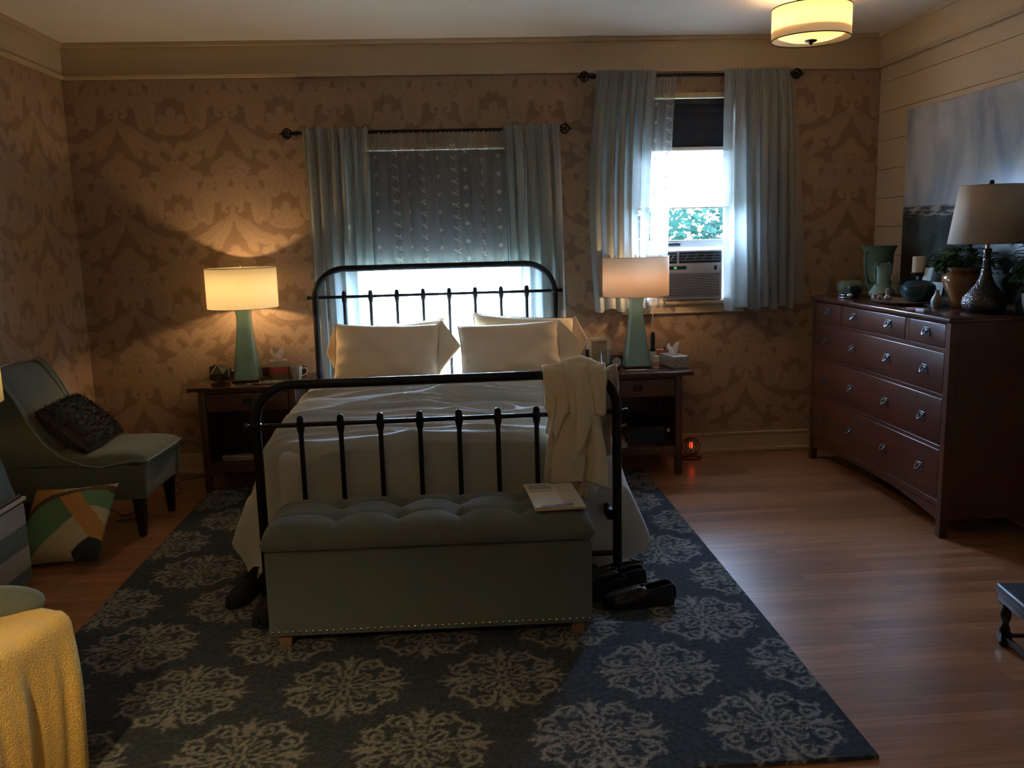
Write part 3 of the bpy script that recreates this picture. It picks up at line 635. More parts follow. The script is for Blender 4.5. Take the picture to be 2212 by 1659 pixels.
pillow('cream pillow with a raised corner behind the right front pillow',(.44,-.335,.855),(R_(-13),R_(4.5),R_(0)),.68,.42,.17,6,1,.04)
# ================================================================== STORAGE BENCH
uph=M('blue_grey_upholstery',(.115,.145,.132),.9,bump=(90,.25),weave=(520,.5),nz=(160,.12),sheen=.25)
pine=WOOD('pine_foot',(.16,.09,.04),(.24,.14,.07),.5)
bench=T('storage_bench','tufted blue-grey storage bench with nailhead trim at the foot of the bed','bench',(-.13,-2.64,0),-.012)
BX,BY=.632,.205
mb=MB().box(-BX,BX,-BY,BY,.062,.405,bev=.012); mb.build('bench_body',uph,bench)
TU=[.5+t/(2*.644) for t in (-.36,-.12,.12,.36)]
def lid_fn(u,v):
    a=2*u-1;b=2*v-1; x=a*(BX+.012); y=b*(BY+.012); 
    e=max(0,1-abs(a)**12)**.4*max(0,1-abs(b)**4)**.5
    z=.440+.080*e
    # tufts: rows of buttons with seams
    tx=(u*5)%1; 
    for r_,vy in enumerate((.33,.68)):
        for uu in TU:
            d2=((u-uu)*2*BX)**2+((v-vy)*2*BY)**2*.9
            z-=.030*math.exp(-d2/.0011)*e+.014*math.exp(-d2/.006)*e
    for uu in TU:
        z-=.007*math.exp(-((u-uu)*2*BX/.010)**2)*e
    for vy in (.33,.68): z-=.006*math.exp(-((v-vy)*2*BY/.010)**2)*e
    return (x,y,z)
mb=MB().grid(lid_fn,150,60)
ring=[]
def lid_side(u,v):
    t=u*4; k=int(t)%4; f=t-int(t); X=BX+.012; Y=BY+.012; c=.03
    # superellipse outline
    th=2*PI*u; ca,sa=math.cos(th),math.sin(th); n_=14
    x=X*abs(ca)**(2/n_)*(1 if ca>0 else -1); y=Y*abs(sa)**(2/n_)*(1 if sa>0 else -1)
    bul=.008*math.sin(PI*min(1,v*1.1)); return (x+bul*ca,y+bul*sa,lerp(.412,.43,v))
mb=MB().grid(lid_fn,150,60)
mb.box(-BX-.013,BX+.013,-BY-.013,BY+.013,.408,.462,bev=.022)
o=mb.build('bench_lid',uph,bench,fixn=False,angle=60)
for vy in (.33,.68):
    for uu in TU:
        p=lid_fn(uu,vy); MB().ball((p[0],p[1],p[2]+.004),.010,6,(1,1,.5)).build('tuft_button',uph,bench)
nail=M('nailhead_steel',(.75,.73,.68),.25,1)
nb=MB()
for k in range(48): x=lerp(-BX+.012,BX-.012,k/47); nb.ball((x,-BY-.002,.083),.0062,6,(1,.6,1))
for sd in (-1,1):
    for k in range(14): nb.ball((sd*(BX+.002),lerp(-BY+.02,BY-.02,k/13),.083),.0062,6,(.6,1,1))
nb.build('nailhead_trim',nail,bench)
for sx_ in (-1,1):
    for sy_ in (-1,1):
        MB().prism([(-.028,.075),(.028,.075),(.022,RZ),(-.022,RZ)],sy_*(BY-.05)-.026,sy_*(BY-.05)+.026,Matrix.Translation((sx_*(BX-.055),0,0))).build('bench_foot',pine,bench,smooth=False)
# newspaper / magazine
paper=M('newsprint',(.60,.54,.42),.8,nz=(30,.08)); ink=M('ink',(.08,.07,.06),.8); redp=M('print_red',(.45,.10,.06),.7); bluep=M('print_blue',(.22,.32,.36),.7); brownp=M('print_brown',(.10,.06,.045),.7)
mg=T('folded_newspaper','folded newspaper with red headline lying on the bench lid','newspaper',(.375,-2.66,.522),R_(-3)); mg.rotation_euler=(R_(1.5),0,R_(3))
mb=MB()
for k in range(3): mb.box(-.10+.004*k,.105-.003*k,-.155,.15,.001+.0035*k,.004+.0035*k,bev=.001)
mb.build('page',paper,mg)
mb=MB(); mb.box(-.103,.012,-.15,.155,.012,.0155,Matrix.Rotation(.03,4,'Z'),bev=.001); fp=mb.build('folded_page',paper,mg)
mb=MB(); mb.box(-.095,.0,.07,.105,.0157,.0162); mb.build('printed_band',bluep,fp,smooth=False)
for a_,b_ in ((.112,.116),(.045,.049)): MB().box(-.095,.003,a_,b_,.0157,.0162).build('red_line',redp,fp,smooth=False)
mb=MB(); rnd=random.Random(2); x=-.092
while x<-.01: wd=rnd.uniform(.004,.008); mb.box(x,x+wd,.124,.131,.0157,.0162); x+=wd+.002
mb.build('headline',ink,fp,smooth=False)
mb=MB(); mb.box(-.09,.04,-.146,-.125,.0157,.0162,Matrix.Rotation(.12,4,'Z')); mb.build('printed_photo',brownp,fp,smooth=False)
mb=MB()
for r_ in range(18): mb.box(.02,.095,-.13+.015*r_,-.127+.015*r_,.0112,.0116)
mb.build('text_lines',M('grey_print',(.35,.32,.27),.8),mg,smooth=False)
# ================================================================== TOWEL
tow=M('cream_terry',(.82,.74,.53),.95,bump=(160,.9),nz=(120,.1),sheen=.4); tow2=M('peach_terry',(.52,.42,.32),.95,bump=(160,.8),sheen=.4)
def towel_fn(x0t,x1t,x0b,x1b,front,back,seed,lift=.0,slant=0,waist=0,y0=0,amp=.014,nf=3.2):
    rr=.024+lift
    def fn(u,v):
        L1=front; L2=back; tot=L1+PI*rr+L2; s=v*tot
        wv=noise.noise(Vector((u*2.2+seed,v*1.5,seed)))
        if s<L2: yy=rr; zz=-(L2-s)
        elif s<L2+PI*rr: th=(s-L2)/rr; yy=rr*math.cos(th); zz=rr*math.sin(th)
        else: yy=-rr; zz=-(s-L2-PI*rr)
        dn=max(0,-zz)/max(front,.01); e=min(1,dn)
        xa=lerp(x0t,x0b,e**.8)+waist*math.sin(PI*min(1,e*1.6)); xb=lerp(x1t,x1b,e**.8)-waist*math.sin(PI*min(1,e*1.6))
        fold=math.sin(2*PI*nf*u+seed+e*.8)+.5*math.sin(2*PI*nf*1.9*u+seed*2)
        k=smooth(e*3)
        yy+=(-1 if yy<0 else 1)*abs(amp*fold)*(.25+.75*k)+.01*wv
        zz+=-slant*(u-.5)*k-(.02*math.sin(5*u+seed))*k*e
        return (lerp(xa,xb,u)+.01*wv,yy+y0,zz+.006*wv)
    return fn
FZ=.962; fbx=lambda x:(x)   # towels hang on the footboard rail (world y at that rail)
def ydx(x): return -.17-2.08+.0168*(x+.12)
tw=T('terry_towel','cream terry towel slung over the right end of the footboard rail','towel',(.50,ydx(.5),FZ))
mb=MB().grid(towel_fn(-.06,.115,-.135,.168,.50,.30,1.3,0,.07,.012,0,.026,1.15),60,90); solid(mb.build('towel_body',tow,tw,fixn=False),.007)
mb=MB().grid(towel_fn(-.128,.04,-.075,.02,.20,.12,2.2,.014,-.15,-.01,-.006,.010,.7),30,40); solid(mb.build('towel_fold',tow,tw,fixn=False),.008)
mb=MB().grid(towel_fn(-.01,.158,.05,.150,.16,.10,4.2,.020,.03,0,-.008,.009,.7),30,40); solid(mb.build('towel_fold',tow,tw,fixn=False),.008)
mb=MB().grid(towel_fn(-.03,.07,-.01,.10,.30,.04,5.0,.030,-.26,.02,-.008,.010,.6),30,50); solid(mb.build('towel_fold',tow,tw,fixn=False),.007)
mb=MB(); mb.tube([(-.10,-.01,.030),(-.04,-.004,.034),(.0,.0,.046),(.05,.002,.058),(.09,0,.044),(.13,-.004,.036)],[.014,.022,.028,.026,.026,.014],12); mb.build('towel_gather',tow,tw)
t2=T('hand_towel','peach cloth hanging behind and below the cream towel on the footboard','towel',(.60,ydx(.6)+.0,FZ))
mb=MB().grid(towel_fn(-.04,.08,-.16,-.03,.555,.46,6.0,-.002,.08,0,.002,.010,1.6),30,70); solid(mb.build('cloth',tow2,t2,fixn=False),.004)
mb=MB().grid(lambda u,v:(lerp(.015,.125,u)-.02*v+.012*math.sin(v*6),.06+.012*math.sin(u*9+v*3),lerp(.0,-.42,v)+.03*u),16,30); solid(mb.build('cloth_tail',tow2,t2,fixn=False),.005)
# ================================================================== DRESSER
mah=WOOD('mahogany',(.055,.017,.010),(.105,.034,.018),.33,(1.5,14,14),.15); mahd=WOOD('mahogany_top',(.05,.017,.011),(.09,.03,.018),.24,(14,1.5,14),.3)
pew=M('pewter_hardware',(.19,.21,.24),.32,.9); bro=M('dark_bronze',(.05,.045,.04),.4,.8)
dr=T('chest_of_drawers','mahogany chest of drawers with arched apron against the white boarded wall','dresser',(2.685,-1.115,0),-PI/2)
DX,DY=.84,.262
def dbox(name,*a,mat=mah,bev=.003,parent=None): 
    return MB().box(*a,bev=bev).build(name,mat,parent or dr)
dbox('top',-DX-.02,DX+.02,-DY-.02,DY,1.102,1.127,mat=mahd,bev=.006)
mb=MB()
for sd in (-1,1): mb.box(sd*DX-(.045 if sd>0 else 0),sd*DX+(.045 if sd<0 else 0),-DY,-DY+.045,0,1.102,bev=.004); mb.box(sd*DX-(.045 if sd>0 else 0),sd*DX+(.045 if sd<0 else 0),DY-.045,DY,0,1.102,bev=.004)
for sd in (-1,1): mb.box(sd*DX-(.03 if sd>0 else -.008),sd*DX+(.03 if sd<0 else -.008),-DY+.03,DY-.03,.09,1.10)
mb.box(-DX+.02,DX-.02,DY-.02,DY-.01,.09,1.10); mb.box(-DX+.02,DX-.02,-DY+.03,DY-.02,.12,.14)
for z0,z1 in ((1.092,1.103),(.948,.968),(.716,.736),(.452,.472),(.160,.186)): mb.box(-DX+.04,DX-.04,-DY+.004,-DY+.05,z0,z1,bev=.002)
for xx in (-.385,.415): mb.box(xx-.018,xx+.018,-DY+.004,-DY+.05,.96,1.10,bev=.002)
poly=[(-DX+.04,.165)]+[(x,.165) for x in (DX-.04,)]+[(lerp(DX-.04,-DX+.04,k/20),.075+.065*math.sin(PI*k/20)**.8) for k in range(21)]
mb.prism(poly,-DY+.012,-DY+.034)
mb.build('carcass',mah,dr,smooth=False)
def pull(parent,x,z,y,mp_=None):
    h=MB(); h.prism([(-.028,.022),(.028,.022),(.034,-.020),(-.034,-.020)],-.004,0); pl=bevel(h.build('pull_plate',mp_ or pew,parent,loc=(x,y,z)),.0015)
    a=MB(); pts=[(-.020,-.004,.006)]+[(-.020+.040*k/8,-.010-.014*math.sin(PI*k/8),.004-.020*math.sin(PI*k/8)) for k in range(9)]+[(.020,-.004,.006)]; a.tube(pts,.0034,8); a.ball((-.020,-.006,.007),.006,6); a.ball((.020,-.006,.007),.006,6); a.build('bail',bro if mp_ else pew,pl); MB().ball((0,-.004,.002),.019,10,(1,.22,.62)).build('recess',bro,pl)
def drawer(x0,x1,z0,z1,pulls,zp):
    d=MB().box(x0,x1,-DY+.002,-DY+.04,z0,z1,bev=.004).build('drawer',mah,dr)
    for x in pulls: pull(d,x,zp,-DY+.002)
drawer(-.79,-.406,.970,1.090,[-.60],1.038); drawer(-.364,.394,.970,1.090,[-.225,.215],1.038); drawer(.436,.79,.970,1.090,[.615],1.038)
for z0,z1,zp in ((.738,.946,.844),(.474,.714,.594),(.188,.450,.322)): drawer(-.79,.79,z0,z1,[-.615,-.225,.215,.612],zp)
# ================================================================== NIGHTSTANDS
def nightstand(label,x0,x1,lx0,lx1,yb,yf):
    t=T('nightstand',label,'nightstand',((lx0+lx1)/2,(yf+yb)/2,0),0,'mahogany nightstands beside the bed'); cx,cy=t.location.x,t.location.y
    a0,a1,l0,l1=x0-cx,x1-cx,lx0-cx,lx1-cx; f,b_=yf-cy,yb-cy
    MB().box(a0,a1,f-.02,b_,.66,.686,bev=.005).build('top',mahd,t)
    MB().box(l0,l1,b_-.018,b_,.686,.735,bev=.004).build('back_rail',mah,t)
    for x in (l0,l1-.042):
        for y in (f,b_-.042): MB().box(x,x+.042,y,y+.042,0,.66,bev=.003).build('leg',mah,t)
    mb=MB(); mb.box(l0+.01,l0+.028,f+.02,b_-.02,.17,.66); mb.box(l1-.028,l1-.01,f+.02,b_-.02,.17,.66); mb.box(l0+.02,l1-.02,b_-.03,b_-.018,.17,.66); mb.box(l0+.03,l1-.03,f+.005,f+.02,.645,.66); mb.build('side_and_back_panels',mah,t,smooth=False)
    MB().box(l0+.01,l1-.01,f+.01,b_-.01,.165,.187,bev=.003).build('shelf',mah,t)
    poly=[(l0+.04,.168),(l1-.04,.168)]+[(lerp(l1-.04,l0+.04,k/12),.11+.035*math.sin(PI*k/12)) for k in range(13)]
    MB().prism(poly,f+.008,f+.024).build('apron',mah,t,smooth=False)
    d=MB().box(l0+.046,l1-.046,f+.002,f+.03,.525,.64,bev=.004).build('drawer',mah,t); pull(d,0,.585,f+.002,bro)
    for c in d.children: c.data['x']=0
    return t
nsL=nightstand('mahogany nightstand with magazines on its shelf at the left of the bed',-1.695,-.965,-1.635,-1.03,-.035,-.53)
nsR=nightstand('mahogany nightstand stacked with dark books at the right of the bed',.81,1.525,.87,1.455,-.035,-.56)
# ================================================================== SLIPPER CHAIRS
espresso=M('espresso_leg',(.012,.008,.007),.4)
def slipper_chair(label,loc,rz,group=None):
    t=T('slipper_chair',label,'chair',loc,rz); W_=.275
    back=[(-.40,.22),(-.455,.60),(-.475,.86),(-.465,.925),(-.42,.945)]
    curve=[(-.36,.90),(-.30,.80),(-.235,.66),(-.16,.54),(-.08,.465),(.03,.42),(.12,.405)]
    poly=back+[(-.385,.93)]+curve+[(.30,.435),(.345,.43),(.365,.40),(.345,.22)]
    for sd in (-1,1):
        o=MB().prism(poly,sd*W_-(.05 if sd>0 else 0),sd*W_+(.05 if sd<0 else 0)).build('side_panel',uph,t,smooth=True); bevel(o,.012,3)
    mb=MB(); mb.prism([(-.38,.22),(.335,.22),(.352,.40),(.335,.44),(-.30,.44)],-W_+.03,W_-.03); o=mb.build('seat_frame',uph,t); bevel(o,.014,3)
    def seat(u,v):
        a=2*u-1;b=2*v-1; e=max(0,1-abs(a)**6)**.4*max(0,1-abs(b)**6)**.4
        return (lerp(-.34,.372,u)+.012*(1-b*b)*(a>0)*a,b*(W_+.002),.425+.062*e-.018*math.exp(-((u-.45)/.25)**2-((v-.3)/.3)**2))
    mb=MB().grid(seat,40,30); mb.box(-.33,.366,-W_,W_,.395,.44,bev=.015); mb.build('seat_cushion',uph,t,fixn=False)
    def bk(u,v):
        b=2*u-1; e=max(0,1-abs(b)**5)**.4*max(0,1-abs(2*v-1)**8)**.4
        x=interp(v,[(0,-.14),(.15,-.20),(.42,-.262),(.72,-.335),(1,-.415)]); z=lerp(.46,.935,v)-.03*abs(b)**3*v
        return (x+.055*e-.03,b*(W_-.012),z)
    mb=MB().grid(bk,30,30); mb.grid(lambda u,v:(interp(v,[(0,-.40),(.45,-.45),(1,-.468)]),(2*u-1)*(W_-.012),lerp(.25,.935,v)-.03*abs(2*u-1)**3*v),10,10); solid(mb.build('backrest',uph,t,fixn=False),.03,0)
    piping=M('piping',(.20,.25,.235),.8)
    for sd in (-1,1): MB().tube([(x,sd*(W_+.002),z) for x,z in back[2:]+[(-.385,.93)]+curve+[(.30,.438),(.35,.432)]],.0055,6).build('piping',piping,t)
    MB().tube([(.371,-W_,.432),(.382,-.1,.436),(.384,.1,.436),(.371,W_,.432)],.0055,6).build('piping',piping,t)
    for x,y,s_ in ((.29,-.225,1),(.29,.225,1),(-.34,-.225,-1),(-.34,.225,-1)):
        mb=MB(); Z0,Z1=.0,.225; r0,r1=.017,.029; lean=-.03 if s_<0 else .005
        mb.add([(x+lean-r0,y-r0,Z0),(x+lean+r0,y-r0,Z0),(x+lean+r0,y+r0,Z0),(x+lean-r0,y+r0,Z0),(x-r1,y-r1,Z1),(x+r1,y-r1,Z1),(x+r1,y+r1,Z1),(x-r1,y+r1,Z1)],[(0,1,2,3),(4,7,6,5),(0,4,5,1),(1,5,6,2),(2,6,7,3),(3,7,4,0)]); mb.build('leg',espresso,t,smooth=False)
    return t
ch=slipper_chair('blue-grey slipper chair in the left corner holding a dark shaggy cushion',(-2.045,-1.09,0),-.03)
ch2=slipper_chair('blue-grey slipper chair nearest the camera under the yellow blanket',(-1.65,-3.645,0),R_(-18))
shag=M('charcoal_shag',(.045,.045,.05),.95,nz=(50,.5),bump=(110,1))
sc_=T('shaggy_cushion','dark grey shaggy lumbar cushion lying against the back of the corner chair','cushion',(-2.125,-1.10,.60),-.03)
def cush(W,H,Tk,seed):
    def mk(sg):
        def g(u,v):
            a=2*u-1;b=2*v-1; e=max(0,1-abs(a)**4)**.5*max(0,1-abs(b)**4)**.5; return (a*W/2,b*H/2,sg*Tk/2*e)
        return g
    mb=MB(); mb.grid(mk(1),24,18); mb.grid(mk(-1),24,18); return mb
CM=Matrix.Rotation(R_(42),4,'Y')
cb=cush(.35,.46,.15,1); mb=MB(); mb.add(cb.v,cb.f,CM)
o=mb.build('cushion_body',shag,sc_,fixn=False)
mb=MB(); rnd=random.Random(9)
for _ in range(2600):
    a=rnd.uniform(-.97,.97); b=rnd.uniform(-.97,.97); e=max(0,1-abs(a)**4)**.5*max(0,1-abs(b)**4)**.5; sg=1 if rnd.random()<.85 else -1
    p=Vector((a*.175,b*.23,sg*.075*e)); n_=Vector((a*.5,b*.5,sg)).normalized(); d=(n_*.5+Vector((rnd.uniform(-.5,1),rnd.uniform(-1,.2),rnd.uniform(-.3,.3)))).normalized(); s=rnd.uniform(.014,.028); w_=d.cross(n_).normalized()*.0022
    q=[CM@(p-w_),CM@(p+w_),CM@(p+d*s+n_*.004)]; mb.add(q,[(0,1,2)])
tag(mb.build('shag_pile',shag,sc_,smooth=False,fixn=False),kind='stuff')
# blanket over the near chair
yel=M('mustard_blanket',(.80,.52,.13),.9,weave=(260,.7),bump=(30,.3),nz=(200,.12),sheen=.2)
bl=T('throw_blanket','mustard yellow woven throw draped over the seat of the nearest chair','blanket',(-1.65,-3.645,0),R_(-18))
def blk(u,v):
    Y=lerp(-.33,.21,u); S=lerp(-.30,1.02,v); fx=.392
    f=math.sin(14*u+1)+.6*math.sin(31*u+2+v)+.3*math.sin(55*u)
    if S<fx: x=S; z=.502+.004*f+.014*math.exp(-((S-fx+.06)/.09)**2)
    else:
        d=S-fx; r=.045
        if d<r*PI/2: x=fx+r*math.sin(d/r); z=.516-r*(1-math.cos(d/r))+.003*f
        else: k=d-r*PI/2; x=fx+r+.010*f*min(1,k*6)+.02*math.sin(k*5); z=.516-r-k*.94
    sag=max(0,abs(u-.5)*2-.93)/.07
    if Y<-.285: z-=min(.10,(-.285-Y)*1.6)
    return (x,Y+.012*math.sin(v*9+u*3),max(z,.02+RZ))
mb=MB().grid(blk,90,90); o=mb.build('blanket_cloth',yel,bl,fixn=False); solid(o,.008)
mb=MB(); rnd=random.Random(4)
for k in range(46):
    u=k/45; p=blk(u,1.0); mb.tube([p,(p[0]+rnd.uniform(-.01,.01),p[1],p[2]-.02),(p[0]+rnd.uniform(-.015,.015),p[1]+rnd.uniform(-.01,.01),max(.02,p[2]-.045))],.0022,5)
mb.build('fringe',yel,bl)
# geometric floor cushion under the corner chair
gm=[M('cush_cream',(.52,.45,.30),.9,weave=(500,.4)),M('cush_green',(.13,.27,.15),.9,weave=(500,.4)),M('cush_orange',(.50,.24,.06),.9,weave=(500,.4)),M('cush_brown',(.10,.06,.035),.9,weave=(500,.4)),M('cush_navy',(.025,.028,.035),.9,weave=(500,.4))]
fc=T('floor_cushion','square cushion with green, orange and cream shapes propped on the floor under the corner chair','cushion',(-2.03,-1.62,.0)); CM=Matrix.Translation((0,0,.185))@Matrix.Rotation(R_(-10),4,'Z')@Matrix.Rotation(R_(44),4,'X')@Matrix.Rotation(R_(6),4,'Z')
mb=MB()
def gpat(a,b):
    if a>.44 and b<-.50 and a-b>1.30: return 4
    r=math.hypot(a-.65,b+1.25); s_=((a+.16)*1.14+(b-.63))/1.516
    if 2.0<r<2.17: return 3
    if r>=2.17: return 2 if a<-.15 else 0
    if -.02<s_<.40: return 2
    if s_>=.40: return 1 if b>.30 else 0
    if b>-.95+(a+.52)*1.06: return 1
    return 0
for sg in (1,-1):
    n_=56
    vs=[]
    for j in range(n_+1):
        for i in range(n_+1):
            a=2*i/n_-1;b=2*j/n_-1; e=max(0,1-abs(a)**3)**.55*max(0,1-abs(b)**3)**.55; k=1-.10*((1-a*a)*abs(b)**2+(1-b*b)*abs(a)**2)
            vs.append(CM@Vector((a*.225*(1-.08*(1-b*b)),b*.225*(1-.08*(1-a*a)),sg*.085*e)))
    off=len(mb.v); mb.v+= [tuple(v) for v in vs]
    for j in range(n_):
        for i in range(n_):
            a=2*(i+.5)/n_-1;b=2*(j+.5)/n_-1; mb.f.append([off+j*(n_+1)+i,off+j*(n_+1)+i+1,off+(j+1)*(n_+1)+i+1,off+(j+1)*(n_+1)+i]); mb.mi.append(gpat(a,b))
mb.build('cushion_body',gm,fc,fixn=False)
zmin=min(v[2] for v in mb.v); fc.location.z=-zmin+.003
# striped trunk
tk=T('striped_hamper','grey and green striped box with a white lid beside the corner chair','box',(-2.245,-2.26,0)); 
stripe=bpy.data.materials.new('woven_stripes'); stripe.use_nodes=True; nt=stripe.node_tree; b=nt.nodes['Principled BSDF']; N=nt.nodes.new; L=nt.links.new
tc=N('ShaderNodeTexCoord'); sp=N('ShaderNodeSeparateXYZ'); L(tc.outputs['Object'],sp.inputs[0]); mt=N('ShaderNodeMath'); mt.operation='MULTIPLY_ADD'; mt.inputs[1].default_value=1/.21; mt.inputs[2].default_value=.04; L(sp.outputs[2],mt.inputs[0]); fr=N('ShaderNodeMath'); fr.operation='FRACT'; L(mt.outputs[0],fr.inputs[0]); gt=N('ShaderNodeMath'); gt.operation='GREATER_THAN'; gt.inputs[1].default_value=.5; L(fr.outputs[0],gt.inputs[0])
mx=N('ShaderNodeMix'); mx.data_type='RGBA'; L(gt.outputs[0],mx.inputs[0]); mx.inputs[6].default_value=(.10,.14,.125,1); mx.inputs[7].default_value=(.34,.32,.28,1); wv=N('ShaderNodeTexWave'); wv.bands_direction='Z'; wv.inputs['Scale'].default_value=36; L(tc.outputs['Object'],wv.inputs[0]); m2=N('ShaderNodeMix'); m2.data_type='RGBA'; m2.blend_type='MULTIPLY'; m2.inputs[0].default_value=.45; L(mx.outputs[2],m2.inputs[6]); L(wv.outputs['Color'],m2.inputs[7]); L(m2.outputs[2],b.inputs['Base Color']); b.inputs['Roughness'].default_value=.85
bn=N('ShaderNodeBump'); bn.inputs['Strength'].default_value=.5; bn.inputs['Distance'].default_value=.003; L(wv.outputs['Fac'],bn.inputs['Height']); L(bn.outputs[0],b.inputs['Normal'])
mb=MB().box(-.20,.20,-.27,.275,.03,.405,bev=.006); mb.build('hamper_body',stripe,tk); MB().box(-.208,.208,-.278,.283,.418,.436,bev=.004).build('lid',M('linen_lid',(.42,.40,.34),.8,weave=(400,.3)),tk)
MB().box(-.195,.195,-.265,.27,.40,.42).build('lid_gap',M('gap_brown',(.06,.03,.02),.8),tk,smooth=False)
for sx_ in (-1,1):
    for sy_ in (-1,1): MB().cyl((sx_*.17,sy_*.235,0),.016,.034,12).build('foot',M('clear_grey_foot',(.3,.3,.3),.3),tk)
# turned stool
blk_w=M('black_stool_wood',(.015,.014,.018),.3); leath=M('dark_leather',(.035,.038,.05),.38,bump=(120,.3))
st=T('turned_stool','low black footstool with barley-twist legs at the right edge of the floor','stool',(2.222,-3.253,0),R_(-8))
MB().box(-.245,.245,-.15,.15,.205,.242,bev=.012).build('seat_pad',leath,st); MB().box(-.235,.235,-.142,.142,.175,.208,bev=.004).build('seat_rail',blk_w,st)
for sx_ in (-1,1):
    for sy_ in (-1,1):
        mb=MB(); x,y=sx_*.212,sy_*.12
        vs=[];n_=16;kk=40
        for i in range(kk+1):
            z=lerp(.0,.18,i/kk)
            blockz=(z<.055 and z>.02) or z>.16
            for j in range(n_):
                th=2*PI*j/n_
                if blockz: r=.021/max(abs(math.cos(th)),abs(math.sin(th)))*.95
                elif z<=.02: r=.014+.006*math.sin(PI*z/.02)
                else: r=.0155+.0045*math.cos(2*(th)-z*95)
                vs.append((x+r*math.cos(th),y+r*math.sin(th),z))
        mb.add(vs,[(i*n_+j,i*n_+(j+1)%n_,(i+1)*n_+(j+1)%n_,(i+1)*n_+j) for i in range(kk) for j in range(n_)]+[list(range(n_))[::-1]]); mb.build('leg',blk_w,st)
for sy_ in (-1,1): MB().tube([(-.21,sy_*.12,.04),(.21,sy_*.12,.04)],.009,8).build('stretcher',blk_w,st)
for sx_ in (-1,1): MB().tube([(sx_*.212,-.12,.04),(sx_*.212,.12,.04)],.009,8).build('stretcher',blk_w,st)

bo=T('rounded_cushion','rounded blue-grey cushion peeking out behind the yellow throw','cushion',(-1.44,-3.53,.490)); cb=cush(.38,.12,.12,2); CMx=Matrix.Translation((0,0,.052))@Matrix.Rotation(R_(90),4,'X')@Matrix.Rotation(0,4,'Y')
mb=MB()
def bolst(u,v):
    a=2*u-1; th=2*PI*v; r=(max(0,1-abs(a)**3.2))**.5
    return (a*.19,.05*r*math.cos(th),.052+.052*r*math.sin(th))
mb.grid(bolst,30,24); mb.build('cushion_body',uph,bo,fixn=False)
# ================================================================== LAMPS
def shade_mat(name,col,trl=.5):
    return CLOTH(name,col,trl,0,(800,.05))
brass=M('lamp_brass',(.5,.38,.2),.3,1); wire=M('lamp_wire',(.25,.24,.2),.4,.8)
celadon=M('celadon_glaze',(.23,.40,.33),.12,coat=.6,nz=(9,.12)); lampfoot=M('lamp_foot',(.05,.02,.015),.35)
bulbm=GLASS('clear_bulb_glass',(1,.97,.92),.4,.05)
def drum(t,R0,R1,z0,z1,mat,zb,inner=None,n=64):
    o=MB().shell([(R0,z0),(R1,z1)],n).build('lamp_shade',mat,t,fixn=False); solid(o,.0018)
    mb=MB(); mb.tube([(R0*math.cos(2*PI*k/n),R0*math.sin(2*PI*k/n),z0) for k in range(n)],.0018,6,closed=True); mb.tube([(R1*math.cos(2*PI*k/n),R1*math.sin(2*PI*k/n),z1) for k in range(n)],.0018,6,closed=True)
    zt=z1-.018
    for k in range(3): a=k*2*PI/3+.5; mb.tube([(0,0,zt),(R1*.96*math.cos(a),R1*.96*math.sin(a),zt),(R1*math.cos(a),R1*math.sin(a),z1)],.0016,6)
    mb.build('shade_ring',wire,o)
    return o
def table_lamp(label,loc,power,col,smat,Rs=.222,hb=.487,shz=(.478,.733),bot=.084,top=.040,flare=.056,rz=0,group='celadon table lamps with drum shades',glaze=None):
    t=T('table_lamp',label,'lamp',loc,rz,group)
    mb=MB()
    prof=[(bot+.001,.016),(bot,.03),(bot*.96,.06),(lerp(bot,top,.35),.16),(lerp(bot,top,.62),.25),(lerp(bot,top,.84),.34),(top+.004,.408),(top+.003,.414),(top+.005,.44),(flare,hb),(flare-.006,hb+.002)]
    vs=[];n_=40
    for r,z in prof:
        for j in range(n_):
            th=2*PI*(j+.5)/n_; c,s=math.cos(th),math.sin(th); p=7; q=(abs(c)**p+abs(s)**p)**(-1/p); vs.append((r*q*c,r*q*s,z))
    k=len(prof); mb.add(vs,[(i*n_+j,i*n_+(j+1)%n_,(i+1)*n_+(j+1)%n_,(i+1)*n_+j) for i in range(k-1) for j in range(n_)]+[list(range(n_))[::-1],[(k-1)*n_+j for j in range(n_)]])
    o=mb.build('lamp_base',glaze or celadon,t,angle=50); 
    MB().box(-bot-.004,bot+.004,-bot-.004,bot+.004,0,.017,bev=.004).build('foot',lampfoot,t)
    MB().lathe([(.012,hb),(.012,hb+.02),(.018,hb+.022),(.018,hb+.045),(.010,hb+.048),(.0,hb+.05)],16).build('socket',brass,t)
    zb=.548
    bo=MB().lathe([(0,hb+.05),(.012,hb+.05),(.014,hb+.058),(.024,zb+.0),(.026,zb+.018),(.020,zb+.036),(0,zb+.045)],20).build('bulb',bulbm,t)
    l=bulb_light((0,0,zb+.01),power,col,.022,t)
    mb=MB(); mb.tube([(.0+.055*math.sin(PI*k/10)*(1),0,lerp(hb+.05,shz[1]-.015,k/10)) for k in range(11)],.0015,6); mb.tube([(-.055*math.sin(PI*k/10),0,lerp(hb+.05,shz[1]-.015,k/10)) for k in range(11)],.0015,6); mb.lathe([(.004,shz[1]-.016),(.004,shz[1]+.004),(.007,shz[1]+.008),(.004,shz[1]+.014),(0,shz[1]+.02)],12); mb.build('harp_and_finial',brass,t)
    drum(t,Rs,Rs,shz[0],shz[1],smat,zb); return t
sm1=shade_mat('ivory_shade',(.80,.76,.62),.66); sm2=shade_mat('linen_shade',(.66,.55,.44),.52); sm3=shade_mat('yellow_shade',(.80,.70,.40),.55)
WARM=(1,.68,.36); WARM2=(1,.66,.38); YEL=(1,.68,.26)
lampL=table_lamp('celadon table lamp with glowing ivory drum shade on the left nightstand',(-1.366,-.30,.686),P_LEFT,WARM,sm1)
